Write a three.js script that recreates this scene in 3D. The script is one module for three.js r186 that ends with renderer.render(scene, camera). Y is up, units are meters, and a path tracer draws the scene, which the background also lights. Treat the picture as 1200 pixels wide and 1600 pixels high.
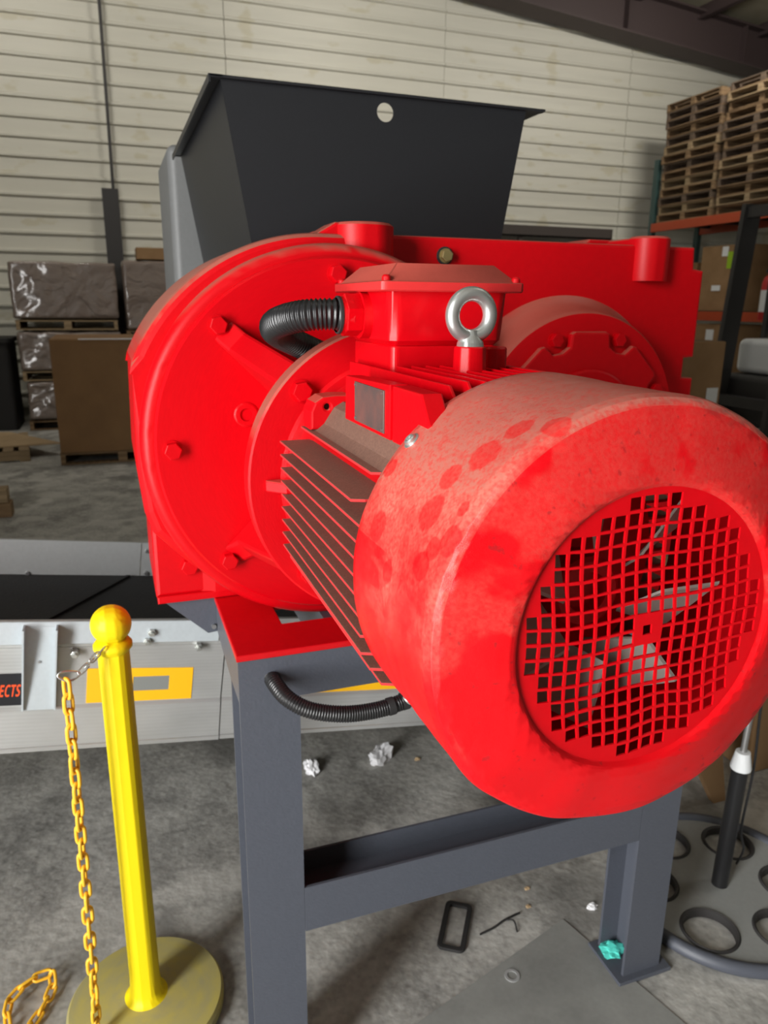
import * as THREE from 'three';
import { RectAreaLightUniformsLib } from 'three/addons/lights/RectAreaLightUniformsLib.js';
import { mergeGeometries, mergeVertices, toCreasedNormals } from 'three/addons/utils/BufferGeometryUtils.js';
import { RoundedBoxGeometry } from 'three/addons/geometries/RoundedBoxGeometry.js';

// ---------------------------------------------------------------- camera, sky, large lights, exposure
RectAreaLightUniformsLib.init();
const scene = new THREE.Scene();
const F = 1165, EYE = new THREE.Vector3(0, 1.62, 0);
const PITCH = 15.6 * Math.PI / 180, YAW = 19.8 * Math.PI / 180, ROLL = 0.55 * Math.PI / 180;
const camera = new THREE.PerspectiveCamera(2 * Math.atan(800 / F) * 180 / Math.PI, 0.75, 0.05, 80);
camera.position.copy(EYE);
const FWD = new THREE.Vector3(Math.sin(YAW) * Math.cos(PITCH), -Math.sin(PITCH), -Math.cos(YAW) * Math.cos(PITCH));
{
  const rt = new THREE.Vector3(Math.cos(YAW), 0, Math.sin(YAW)), up = new THREE.Vector3().crossVectors(rt, FWD);
  const X = rt.clone().multiplyScalar(Math.cos(ROLL)).addScaledVector(up, Math.sin(ROLL));
  const Y = up.clone().multiplyScalar(Math.cos(ROLL)).addScaledVector(rt, -Math.sin(ROLL));
  camera.quaternion.setFromRotationMatrix(new THREE.Matrix4().makeBasis(X, Y, FWD.clone().negate()));
}
camera.focus = 0.76;
camera.userData.fStop = 10;
camera.updateMatrixWorld(true);
scene.background = new THREE.Color().setRGB(3.0, 3.3, 3.6);
const renderer = new THREE.WebGLRenderer();
renderer.toneMapping = THREE.LinearToneMapping;
renderer.toneMappingExposure = 1.0;
renderer.shadowMap.enabled = true;

// daylight coming through the open dock door in the left wall, behind the camera
const DOOR = { x: -3.4, z0: 0.55, z1: 2.05, h: 3.6 };
{
  const l = new THREE.RectAreaLight(new THREE.Color().setRGB(1, 0.985, 0.96), 28, DOOR.z1 - DOOR.z0, DOOR.h);
  l.name = 'dock_door_daylight';
  l.position.set(DOOR.x + 0.02, DOOR.h / 2, (DOOR.z0 + DOOR.z1) / 2);
  l.lookAt(10, DOOR.h / 2, (DOOR.z0 + DOOR.z1) / 2);
  scene.add(l);
}

// ---------------------------------------------------------------- helpers
const PI = Math.PI, V3 = (x, y, z) => new THREE.Vector3(x, y, z), V2 = (x, y) => new THREE.Vector2(x, y);
let seed = 12345;
const rnd = () => { seed = (seed * 1664525 + 1013904223) >>> 0; return seed / 4294967296; };
const rr = (a, b) => a + (b - a) * rnd();
const clamp = (x, a = 0, b = 1) => Math.min(b, Math.max(a, x));
const sstep = (a, b, x) => { const t = clamp((x - a) / (b - a)); return t * t * (3 - 2 * t); };
const mix = (a, b, t) => a + (b - a) * t;
const toS = (c) => c <= 0.0031308 ? 12.92 * c : 1.055 * Math.pow(c, 1 / 2.4) - 0.055;
function hash(i, j, s) { let h = (i * 374761393 + j * 668265263 + s * 974634533) | 0; h = Math.imul(h ^ (h >>> 13), 1274126177); return ((h ^ (h >>> 16)) >>> 0) / 4294967296; }
function vnoise(x, y, s, w = 1 << 20) {
  const i = Math.floor(x), j = Math.floor(y), u = x - i, v = y - j, a = u * u * (3 - 2 * u), b = v * v * (3 - 2 * v);
  const m = (k) => ((k % w) + w) % w;
  return mix(mix(hash(m(i), m(j), s), hash(m(i + 1), m(j), s), a), mix(hash(m(i), m(j + 1), s), hash(m(i + 1), m(j + 1), s), a), b);
}
function fbm(x, y, s, o = 4, w = 1 << 20) { let r = 0, a = 0.5, f = 1, t = 0; for (let k = 0; k < o; k++) { r += a * vnoise(x * f, y * f, s + k, w * f); t += a; a *= 0.5; f *= 2; } return r / t; }
function ray(px, py) { return V3((px - 600) / F, -(py - 800) / F, -1).applyQuaternion(camera.quaternion); }   // pixel of the 1200x1600 frame -> direction
function tex(w, h, fn, srgb = true, rep) {
  const d = new Uint8Array(w * h * 4), c = [0, 0, 0];
  for (let j = 0; j < h; j++) for (let i = 0; i < w; i++) {
    fn((i + 0.5) / w, (j + 0.5) / h, c);
    const k = (j * w + i) * 4;
    for (let q = 0; q < 3; q++) d[k + q] = 255 * clamp(srgb ? toS(c[q]) : c[q]);
    d[k + 3] = 255;
  }
  const t = new THREE.DataTexture(d, w, h);
  t.wrapS = t.wrapT = THREE.RepeatWrapping; t.magFilter = THREE.LinearFilter; t.minFilter = THREE.LinearMipmapLinearFilter; t.generateMipmaps = true;
  if (srgb) t.colorSpace = THREE.SRGBColorSpace;
  if (rep) t.repeat.set(...rep);
  t.needsUpdate = true;
  return t;
}
const rgb = (r, g, b) => new THREE.Color().setRGB(r, g, b);
function mat(o) { const { color, ...p } = o; const m = new THREE.MeshPhysicalMaterial(p); if (color) m.color.setRGB(...color); return m; }

const used = new Map();
function numbered(n) { const k = used.get(n) || 0; used.set(n, k + 1); return k ? `${n}_${String(k).padStart(3, '0')}` : n; }
function clean(g) {
  let q = g.index ? g.toNonIndexed() : g.clone();
  for (const k of Object.keys(q.attributes)) if (!['position', 'normal', 'uv', 'color'].includes(k)) q.deleteAttribute(k);
  if (!q.attributes.normal) q.computeVertexNormals();
  return q;
}
function join(list) {
  const l = list.map(clean), col = l.some((g) => g.attributes.color);
  for (const g of l) {
    if (!g.attributes.uv) boxUV(g);
    if (col && !g.attributes.color) g.setAttribute('color', new THREE.BufferAttribute(new Float32Array(g.attributes.position.count * 3).fill(1), 3));
  }
  return l.length === 1 ? l[0] : mergeGeometries(l, false);
}
function boxUV(g, s = 1) {   // uv in metres, laid on the axis plane each face lies nearest to
  if (g.index) { const q = g.toNonIndexed(); g.copy(q); }
  const p = g.attributes.position, n = p.count, uv = new Float32Array(n * 2), a = V3(), b = V3(), c = V3(), e = V3(), f = V3();
  for (let i = 0; i < n; i += 3) {
    a.fromBufferAttribute(p, i); b.fromBufferAttribute(p, i + 1); c.fromBufferAttribute(p, i + 2);
    e.subVectors(b, a).cross(f.subVectors(c, a));
    const x = Math.abs(e.x), y = Math.abs(e.y), z = Math.abs(e.z);
    [a, b, c].forEach((v, k) => { const o = (i + k) * 2; if (y >= x && y >= z) { uv[o] = v.x * s; uv[o + 1] = v.z * s; } else if (x >= z) { uv[o] = v.z * s; uv[o + 1] = v.y * s; } else { uv[o] = v.x * s; uv[o + 1] = v.y * s; } });
  }
  g.setAttribute('uv', new THREE.BufferAttribute(uv, 2));
  return g;
}
function meshOf(g, m) { const o = new THREE.Mesh(g, m); o.castShadow = o.receiveShadow = true; return o; }
// a thing: Group at its base; parts are given in world coordinates and shifted to it
function thing(name, label, category, base = [0, 0, 0], group) {
  const o = new THREE.Group(); o.name = numbered(name); o.position.set(...base); scene.add(o);
  o.userData = { label, category }; if (group) o.userData.group = group;
  return o;
}
function part(parent, name, geos, m, label) {
  const g = join(Array.isArray(geos) ? geos : [geos]), o = meshOf(g, m);
  o.name = name;
  if (parent.isGroup) o.position.copy(parent.position).negate();
  if (label) o.userData.label = label;
  parent.add(o);
  return o;
}
function lone(name, geos, m, label, category, base, group) { const t = thing(name, label, category, base, group); return { t, p: part(t, name.replace(/_\d+$/, '') + '_body', geos, m) }; }
function single(name, geos, m, label, category, base = [0, 0, 0], group) {   // a thing that is one mesh
  const g = join(Array.isArray(geos) ? geos : [geos]).translate(-base[0], -base[1], -base[2]), o = meshOf(g, m);
  o.name = numbered(name); o.position.set(...base); o.userData = { label, category }; if (group) o.userData.group = group;
  scene.add(o); return o;
}
function struct(name, geos, m) { const o = meshOf(join(Array.isArray(geos) ? geos : [geos]), m); o.name = name; o.userData.kind = 'structure'; scene.add(o); return o; }
function kid(parent, name, geos, m) { const o = meshOf(join(Array.isArray(geos) ? geos : [geos]), m); o.name = name; parent.add(o); return o; }

// geometry makers (world coordinates)
const bx = (x0, x1, y0, y1, z0, z1) => boxUV(new THREE.BoxGeometry(x1 - x0, y1 - y0, z1 - z0).translate((x0 + x1) / 2, (y0 + y1) / 2, (z0 + z1) / 2));
const rb = (x0, x1, y0, y1, z0, z1, r = 0.004, s = 2) => boxUV(new RoundedBoxGeometry(x1 - x0, y1 - y0, z1 - z0, s, r).translate((x0 + x1) / 2, (y0 + y1) / 2, (z0 + z1) / 2));
function cyl(a, b, r1, r2 = r1, seg = 24, open = false) {
  const A = V3(...a), B = V3(...b), d = B.clone().sub(A), g = new THREE.CylinderGeometry(r2, r1, d.length(), seg, 1, open);
  g.applyQuaternion(new THREE.Quaternion().setFromUnitVectors(V3(0, 1, 0), d.clone().normalize()));
  return g.translate(...A.add(B).multiplyScalar(0.5).toArray());
}
function shp(pts, holes = []) { const s = new THREE.Shape(pts.map((p) => V2(...p))); for (const h of holes) s.holes.push(new THREE.Path(h.map((p) => V2(...p)))); return s; }
function ext(shape, z0, z1, bevel = 0, seg = 2) {   // in the xy plane, from z0 to z1
  if (!(shape instanceof THREE.Shape)) shape = shp(shape);
  const g = new THREE.ExtrudeGeometry(shape, { depth: z1 - z0 - 2 * bevel, bevelEnabled: bevel > 0, bevelThickness: bevel, bevelSize: bevel, bevelOffset: -bevel, bevelSegments: seg, curveSegments: 24 });
  return g.translate(0, 0, z0 + bevel);
}
function extX(pts, x0, x1, bevel = 0) { return ext(pts.map(([z, y]) => [-z, y]), x0, x1, bevel).applyMatrix4(new THREE.Matrix4().makeBasis(V3(0, 0, -1), V3(0, 1, 0), V3(1, 0, 0))); }   // [z,y] outline swept along x
function extY(pts, y0, y1, bevel = 0, holes = []) { return ext(shp(pts.map(([x, z]) => [x, -z]), holes.map((h) => h.map(([x, z]) => [x, -z]))), y0, y1, bevel).rotateX(-PI / 2); }   // [x,z] outline raised along y
const circ = (cx, cy, r, n = 48, a0 = 0, a1 = 2 * PI) => Array.from({ length: n }, (_, i) => { const a = a0 + (a1 - a0) * i / (a1 - a0 > 6.28 ? n : n - 1); return [cx + r * Math.cos(a), cy + r * Math.sin(a)]; });
function turn(cx, cy, prof, seg = 96, crease = 0.5) {   // profile [r, z] turned about the axis z through (cx, cy); uv = (angle, length)
  const n = prof.length, len = [0];
  for (let i = 1; i < n; i++) len.push(len[i - 1] + Math.hypot(prof[i][0] - prof[i - 1][0], prof[i][1] - prof[i - 1][1]));
  const pos = [], uv = [], idx = [];
  for (let i = 0; i < n; i++) for (let j = 0; j <= seg; j++) {
    const a = 2 * PI * j / seg;
    pos.push(cx + prof[i][0] * Math.cos(a), cy + prof[i][0] * Math.sin(a), prof[i][1]); uv.push(j / seg, len[i] / len[n - 1]);
  }
  for (let i = 0; i < n - 1; i++) for (let j = 0; j < seg; j++) { const a = i * (seg + 1) + j, b = a + seg + 1; idx.push(a, a + 1, b, b, a + 1, b + 1); }
  const g = new THREE.BufferGeometry();
  g.setAttribute('position', new THREE.Float32BufferAttribute(pos, 3)); g.setAttribute('uv', new THREE.Float32BufferAttribute(uv, 2)); g.setIndex(idx);
  return toCreasedNormals(g, crease);
}
function turnY(cx, cz, prof, seg = 48, crease = 0.5) { return turn(0, 0, prof.map(([r, y]) => [r, y]), seg, crease).applyMatrix4(new THREE.Matrix4().makeBasis(V3(0, 0, 1), V3(1, 0, 0), V3(0, 1, 0))).translate(cx, 0, cz); }
function hex(cx, cy, z, r, h, rot = 0.2) {   // hexagon bolt head standing on the plane z
  const p = Array.from({ length: 6 }, (_, i) => [cx + r * Math.cos(rot + i * PI / 3), cy + r * Math.sin(rot + i * PI / 3)]);
  return join([boxUV(ext(p, z, z + h, 0.0016)), boxUV(ext(circ(cx, cy, r * 1.12, 24), z - 0.001, z + 0.0022))]);
}
function sweep(curve, n, radius, seg = 12, closed = false) {   // radius may be a function of the distance along the curve
  const fr = curve.computeFrenetFrames(n, closed), L = curve.getLength(), pos = [], uv = [], idx = [];
  for (let i = 0; i <= n; i++) {
    const p = curve.getPointAt(i / n), r = typeof radius === 'function' ? radius(i / n * L, i / n) : radius;
    for (let j = 0; j <= seg; j++) { const a = 2 * PI * j / seg, c = Math.cos(a) * r, s = Math.sin(a) * r, N = fr.normals[i], B = fr.binormals[i]; pos.push(p.x + N.x * c + B.x * s, p.y + N.y * c + B.y * s, p.z + N.z * c + B.z * s); uv.push(i / n * L, j / seg * 2 * PI * r); }
  }
  for (let i = 0; i < n; i++) for (let j = 0; j < seg; j++) { const a = i * (seg + 1) + j, b = a + seg + 1; idx.push(a, b, a + 1, b, b + 1, a + 1); }
  const g = new THREE.BufferGeometry();
  g.setAttribute('position', new THREE.Float32BufferAttribute(pos, 3)); g.setAttribute('uv', new THREE.Float32BufferAttribute(uv, 2)); g.setIndex(idx);
  g.computeVertexNormals();
  return g;
}
const path = (pts, closed = false) => new THREE.CatmullRomCurve3(pts.map((p) => V3(...p)), closed, 'catmullrom', 0.5);
function dusted(g, dusty, plain, least = 0.55) {   // settled dust lies on the flat upper faces, bare paint elsewhere
  g = clean(g);
  const nn = g.attributes.normal, n = nn.count, c = new Float32Array(n * 3);
  const p = g.attributes.position;
  for (let i = 0; i < n; i++) {   // patchy edge: settled dust thins out unevenly
    const t = sstep(least - 0.12, least + 0.12, nn.getY(i) + 0.25 * (fbm(p.getX(i) * 60 + 7, p.getY(i) * 60 + p.getZ(i) * 45 + 3, 77, 3) - 0.5));
    for (let q = 0; q < 3; q++) c[i * 3 + q] = mix(plain[q], dusty[q], t);
  }
  g.setAttribute('color', new THREE.BufferAttribute(c, 3));
  return g;
}

// ---------------------------------------------------------------- materials
const RED = [0.60, 0.0006, 0.005], DUSTRED = [0.50, 0.085, 0.062], DUST = [0.26, 0.135, 0.095];
const grain = tex(512, 512, (u, v, c) => { const n = 0.90 + 0.10 * fbm(u * 24, v * 24, 3, 4, 24), s = hash(u * 512 | 0, v * 512 | 0, 9) > 0.985 ? 0.9 : 1; c[0] = c[1] = c[2] = n * s; }, true, [5, 5]);
const peel = tex(512, 512, (u, v, c) => { c[0] = c[1] = c[2] = fbm(u * 40, v * 40, 21, 3, 40); }, false, [6, 6]);
const dustGrain = tex(512, 512, (u, v, c) => { const n = 0.62 + 0.5 * fbm(u * 90, v * 90, 5, 3, 90) * (0.7 + 0.6 * fbm(u * 12, v * 12, 8, 3, 12)); c[0] = c[1] = c[2] = n; }, true, [9, 9]);
const M = {
  red: mat({ color: RED, roughness: 0.34, specularIntensity: 0.5, map: grain, bumpMap: peel, bumpScale: 0.0001 }),
  redV: mat({ color: [1, 1, 1], vertexColors: true, roughness: 0.42, specularIntensity: 0.5, map: grain, bumpMap: peel, bumpScale: 0.0001 }),
  redFin: mat({ color: [1, 1, 1], vertexColors: true, roughness: 0.75, map: dustGrain }),
  redDull: mat({ color: RED, roughness: 0.42, map: grain }),
  grey: mat({ color: [0.082, 0.090, 0.112], roughness: 0.42, map: grain, bumpMap: peel, bumpScale: 0.0003 }),
  hopper: mat({ color: [0.018, 0.019, 0.022], roughness: 0.38, map: grain }),
  greyLight: mat({ color: [0.20, 0.205, 0.205], roughness: 0.5, map: grain }),
  zinc: mat({ color: [0.60, 0.62, 0.60], roughness: 0.38, metalness: 0.85 }),
  steel: mat({ color: [0.5, 0.5, 0.5], roughness: 0.35, metalness: 0.9 }),
  brass: mat({ color: [0.33, 0.26, 0.11], roughness: 0.5, metalness: 0.6 }),
  black: mat({ color: [0.014, 0.014, 0.015], roughness: 0.32 }),
  blackMatt: mat({ color: [0.016, 0.015, 0.015], roughness: 0.75 }),
  plate: mat({ color: [1, 1, 1], roughness: 0.4, metalness: 0.3, map: tex(256, 256, (u, v, c) => { const t = clamp(fbm(u * 5, v * 5, 141, 4) * 2 - 0.5), k = 0.9 + 0.2 * hash(u * 256 | 0, v * 64 | 0, 3); c[0] = k * mix(0.085, 0.17, t); c[1] = k * mix(0.085, 0.10, t); c[2] = k * mix(0.08, 0.085, t); }, true, [9, 9]) }),
  yellow: mat({ color: [0.92, 0.72, 0.004], roughness: 0.5, specularIntensity: 0.7 }),
  chain: mat({ color: [0.95, 0.53, 0.035], roughness: 0.45 }),
  alu: mat({ color: [0.52, 0.53, 0.53], roughness: 0.42, metalness: 0.35, map: grain }),
  aluPaint: mat({ color: [0.48, 0.53, 0.56], roughness: 0.5, map: grain }),
  label: mat({ color: [0.95, 0.50, 0.005], roughness: 0.5 }),
  labelGrey: mat({ color: [0.22, 0.23, 0.22], roughness: 0.5 }),
  fanGrey: mat({ color: [0.42, 0.38, 0.34], roughness: 0.6 }),
  white: mat({ color: [0.75, 0.77, 0.78], roughness: 0.5 }),
  paper: mat({ color: [0.82, 0.82, 0.84], roughness: 0.8 }),
  teal: mat({ color: [0.08, 0.62, 0.52], roughness: 0.8 }),
  orange: mat({ color: [0.42, 0.055, 0.012], roughness: 0.5, map: grain }),
  rackGreen: mat({ color: [0.035, 0.075, 0.07], roughness: 0.5 }),
  darkSteel: mat({ color: [0.035, 0.033, 0.033], roughness: 0.55 }),
  brownSteel: mat({ color: [0.060, 0.048, 0.042], roughness: 0.6 }),
  rafter: mat({ color: [0.062, 0.042, 0.042], roughness: 0.6 }),
};
const mottled = (a, b, s, f, rough = 0.85, rep = [1, 1]) => mat({ color: [1, 1, 1], roughness: rough, map: tex(512, 512, (u, v, c) => { const t = clamp(fbm(u * f, v * f, s, 5, f) * 1.6 - 0.3); for (let q = 0; q < 3; q++) c[q] = mix(a[q], b[q], t); }, true, rep) });
M.cardboard = mottled([0.25, 0.145, 0.065], [0.32, 0.19, 0.09], 31, 6);
M.cardDark = mottled([0.19, 0.10, 0.04], [0.23, 0.125, 0.05], 32, 6);
M.cardPale = mottled([0.42, 0.30, 0.17], [0.50, 0.36, 0.21], 33, 6);
M.roof = mottled([0.30, 0.27, 0.19], [0.36, 0.33, 0.24], 34, 5);
function wood(a, b, s) { return mat({ color: [1, 1, 1], roughness: 0.85, map: tex(256, 256, (u, v, c) => { const t = clamp(fbm(u * 4, v * 60, s, 4, 4) * 1.5 - 0.25); for (let q = 0; q < 3; q++) c[q] = mix(a[q], b[q], t); }) }); }
const WOODS = [wood([0.15, 0.09, 0.045], [0.27, 0.175, 0.09], 41), wood([0.085, 0.06, 0.042], [0.16, 0.11, 0.075], 42), wood([0.22, 0.155, 0.085], [0.36, 0.26, 0.15], 43)];
// concrete: grey with pale worn patches, dark stains and speckle
M.floor = mat({ color: [1, 1, 1], roughness: 0.72, map: tex(2048, 2048, (u, v, c) => {
  const big = fbm(u * 8, v * 8, 51, 4, 8), mid = fbm(u * 40, v * 40, 55, 4, 40), fine = fbm(u * 300, v * 300, 59, 3, 300);
  const stain = sstep(0.55, 0.72, fbm(u * 14, v * 14, 63, 5, 14)), pale = sstep(0.56, 0.70, fbm(u * 26, v * 26, 67, 5, 26));
  let g = 0.35 + 0.22 * (big - 0.5) + 0.26 * (mid - 0.5) + 0.22 * (fine - 0.5);
  g = mix(g, 0.15, 0.65 * stain); g = mix(g, 0.52, 0.55 * pale); g = Math.max(g, 0.06);
  c[0] = g * 1.02; c[1] = g; c[2] = g * 0.93;
}, true, [0.25, 0.25]), bumpMap: tex(512, 512, (u, v, c) => { c[0] = c[1] = c[2] = fbm(u * 60, v * 60, 71, 4, 60); }, false, [1, 1]), bumpScale: 0.002 });
M.mat = mat({ color: [1, 1, 1], roughness: 0.8, map: tex(512, 512, (u, v, c) => { const g = 0.25 + 0.11 * (fbm(u * 10, v * 10, 75, 5, 10) - 0.5) + 0.03 * (fbm(u * 120, v * 120, 77, 2, 120) - 0.5); c[0] = g; c[1] = g * 1.01; c[2] = g * 0.95; }) });
M.baseYellow = mat({ color: [1, 1, 1], roughness: 0.5, map: tex(512, 512, (u, v, c) => { const d = clamp(0.55 + 0.8 * (fbm(u * 7, v * 7, 81, 5, 7) - 0.25) + 0.15 * (fbm(u * 90, v * 90, 83, 2, 90) - 0.5)); c[0] = mix(0.58, 0.40, d); c[1] = mix(0.48, 0.36, d); c[2] = mix(0.06, 0.17, d); }, true, [3, 3]) });
M.siding = mat({ color: [1, 1, 1], roughness: 0.5, map: tex(1024, 512, (u, v, c) => { const n = fbm(u * 6, v * 40, 85, 4, 6), s = sstep(0.66, 0.8, fbm(u * 16, v * 16, 87, 4, 16)); const g = 0.60 + 0.08 * (n - 0.5); c[0] = g * mix(1, 0.90, s); c[1] = g * 0.975 * mix(1, 0.87, s); c[2] = g * 0.85 * mix(1, 0.78, s); }, true, [0.2, 0.4]) });
M.wallPlain = mat({ color: [0.34, 0.33, 0.29], roughness: 0.6 });
M.aluBrushed = mat({ color: [1, 1, 1], roughness: 0.38, metalness: 0.45, map: tex(512, 512, (u, v, c) => { const g = 0.50 + 0.14 * (fbm(u * 3, v * 160, 91, 4, 3) - 0.5) + 0.12 * (fbm(u * 9, v * 9, 93, 4, 9) - 0.5); c[0] = g * 0.99; c[1] = g; c[2] = g * 0.985; }, true, [1, 2]) });
M.belt = mat({ color: [0.013, 0.012, 0.012], roughness: 0.7, bumpMap: peel, bumpScale: 0.001 });
// stretch film over cartons: wrinkles catch the light
M.film = mat({ color: [0.20, 0.155, 0.13], roughness: 0.4, clearcoat: 1, clearcoatRoughness: 0.1, bumpMap: tex(512, 512, (u, v, c) => { const a = fbm(u * 6 + 3 * fbm(u * 3, v * 3, 97, 3, 3), v * 9 + 4 * fbm(u * 3 + 5, v * 3, 98, 3), 95, 5); c[0] = c[1] = c[2] = a; }, false, [0.8, 0.8]), bumpScale: 0.03 });

// ================================================================ THE SETTING
const XL = -3.4, XR = 15, ZB = -12, ZF = 8;
const rafterY = (x) => 6.588 - 0.0928 * x, roofY = (x) => rafterY(x) + 0.75;
struct('floor', bx(XL - 0.3, XR + 0.3, -0.2, 0, ZB - 0.3, ZF + 0.3), M.floor);
{ // back wall: a backing and the ribbed steel sheets, each sheet its own piece
  const w = struct('wall_back', ext([[XL, 0], [XR, 0], [XR, roofY(XR) + 0.2], [XL, roofY(XL) + 0.2]], ZB - 0.3, ZB - 0.05), M.wallPlain);
  const P = 0.244, y0 = 2.317 - 9 * P, seams = [XL, 1.86, 5.25, 8.7, 12.1, XR];
  for (let k = 0; k < 30; k++) {
    const y = y0 + k * P;
    for (let s = 0; s < seams.length - 1; s++) {
      if (y + P > roofY(seams[s + 1]) + 0.3) continue;
      const d = (s % 2) * 0.004;
      kid(w, 'siding_sheet', boxUV(extX([[ZB - 0.05, y], [ZB + d, y], [ZB + d, y + P - 0.062], [ZB + 0.036 + d, y + P - 0.045], [ZB + 0.036 + d, y + P - 0.018], [ZB + d, y + P], [ZB - 0.05, y + P]], seams[s] + 0.004, seams[s + 1] - 0.004)), M.siding);
    }
  }
}
{ // left wall with the open dock door
  const h = roofY(XL) + 0.2;
  struct('wall_left', ext(shp([[-ZB + 0.3, 0], [-ZB + 0.3, h], [-ZF - 0.3, h], [-ZF - 0.3, 0], [-DOOR.z1, 0], [-DOOR.z1, DOOR.h], [-DOOR.z0, DOOR.h], [-DOOR.z0, 0]]), 0, 0.3).applyMatrix4(new THREE.Matrix4().makeBasis(V3(0, 0, -1), V3(0, 1, 0), V3(1, 0, 0))).translate(XL - 0.3, 0, 0), M.wallPlain);
  struct('wall_right', bx(XR, XR + 0.3, 0, roofY(XR) + 0.2, ZB - 0.3, ZF + 0.3), M.wallPlain);
  struct('wall_front', ext([[XL - 0.3, 0], [XR + 0.3, 0], [XR + 0.3, roofY(XR) + 0.2], [XL - 0.3, roofY(XL) + 0.2]], ZF, ZF + 0.3), M.wallPlain);
  struct('ceiling', ext([[XL - 0.3, roofY(XL - 0.3)], [XR + 0.3, roofY(XR + 0.3)], [XR + 0.3, roofY(XR + 0.3) + 0.25], [XL - 0.3, roofY(XL - 0.3) + 0.25]], ZB - 0.3, ZF + 0.3), M.roof);
  const r = struct('trim_1', ext([[XL, rafterY(XL)], [XR, rafterY(XR)], [XR, rafterY(XR) + 0.03], [XL, rafterY(XL) + 0.03]], -11.86, -11.40), M.rafter);   // end rafter: bottom flange, web, top flange
  kid(r, 'rafter_web', ext([[XL, rafterY(XL) + 0.03], [XR, rafterY(XR) + 0.03], [XR, rafterY(XR) + 0.63], [XL, rafterY(XL) + 0.63]], -11.65, -11.61), M.rafter);
  kid(r, 'rafter_top_flange', ext([[XL, rafterY(XL) + 0.62], [XR, rafterY(XR) + 0.62], [XR, rafterY(XR) + 0.65], [XL, rafterY(XL) + 0.65]], -11.80, -11.46), M.rafter);
  for (let k = 0; k < 5; k++) { const x = 3.4 + k * 2.4; kid(r, 'stiffener', bx(x, x + 0.015, rafterY(x) + 0.03, rafterY(x) + 0.62, -11.61, -11.48), M.rafter); }
  for (let k = 0; k < 14; k++) { const x = -3.1 + k * 1.28; struct(`trim_${k + 2}`, [bx(x, x + 0.07, roofY(x) - 0.20, roofY(x), ZB, ZF), bx(x - 0.05, x + 0.07, roofY(x) - 0.205, roofY(x) - 0.19, ZB, ZF)], M.rafter); }
}
// LED lamps under the roof (above the picture): each a housing with a glowing lens and a light of the same size; those near the back wall are floods tipped towards it
for (const [x, z, k, tip] of [[-1.2, -8.4, 1, 1], [3.4, -8.4, 1, 1], [8.0, -8.2, 1.1, 1], [-1.5, -1.0, 0.1, 0], [4.0, -1.0, 0.2, 0], [8.5, -1.0, 0.35, 0], [1.2, 4.6, 0.1, 0]]) {
  const y = 6.1 - 0.05 * x;
  const t = thing(tip ? 'flood_lamp' : 'high_bay_lamp', tip ? 'white LED flood lamp under the roof, tipped towards the ribbed wall' : 'white LED high bay lamp hung flat under the warehouse roof', 'lamp', [x, y, z], tip ? 'flood lamps under the roof' : 'high bay lamps under the roof');
  const tilt = tip ? 0.92 : 0, at = (g) => g.rotateX(tilt).translate(x, y, z);
  part(t, 'housing', at(rb(-0.62, 0.62, 0.012, 0.09, -0.22, 0.22, 0.01)), M.white);
  part(t, 'hanger', [cyl([x - 0.4, y + 0.05, z], [x - 0.4, roofY(x - 0.4) - 0.005, z], 0.006, 0.006, 8), cyl([x + 0.4, y + 0.05, z], [x + 0.4, roofY(x + 0.4) - 0.005, z], 0.006, 0.006, 8)], M.white);
  part(t, 'lens', at(bx(-0.6, 0.6, 0, 0.012, -0.2, 0.2)), mat({ color: [0.8, 0.8, 0.8], emissive: rgb(1, 0.95, 0.85), emissiveIntensity: 3, roughness: 0.5 }));
  const l = new THREE.RectAreaLight(rgb(1, 0.95, 0.86), 43 * k, 1.2, 0.4); l.name = tip ? 'flood_light' : 'high_bay_light';
  const d = V3(0, -1, 0).applyAxisAngle(V3(1, 0, 0), tilt); l.position.set(x, y, z).addScaledVector(d, 0.012); l.lookAt(l.position.clone().add(d)); scene.add(l);
}
{ // bits fixed to the back wall
  const t = thing('steel_column', 'dark grey steel column against the ribbed wall between wrapped pallets', 'column', [0.15, 0, -11.85]);
  part(t, 'flange', bx(0.05, 0.27, 0, 3.13, -11.83, -11.815), M.darkSteel); part(t, 'web', bx(0.15, 0.165, 0, 3.13, -11.92, -11.83), M.darkSteel);
  single('wall_conduit', cyl([0.205, 3.0, -11.86], [0.235, 7.0, -11.86], 0.022, 0.022, 10), M.darkSteel, 'thin dark conduit running up the ribbed wall from the steel column', 'conduit', [0.205, 3.0, -11.86]);
}

// ================================================================ THE MACHINE
const CX = 0.385, CY = 1.371;
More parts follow.
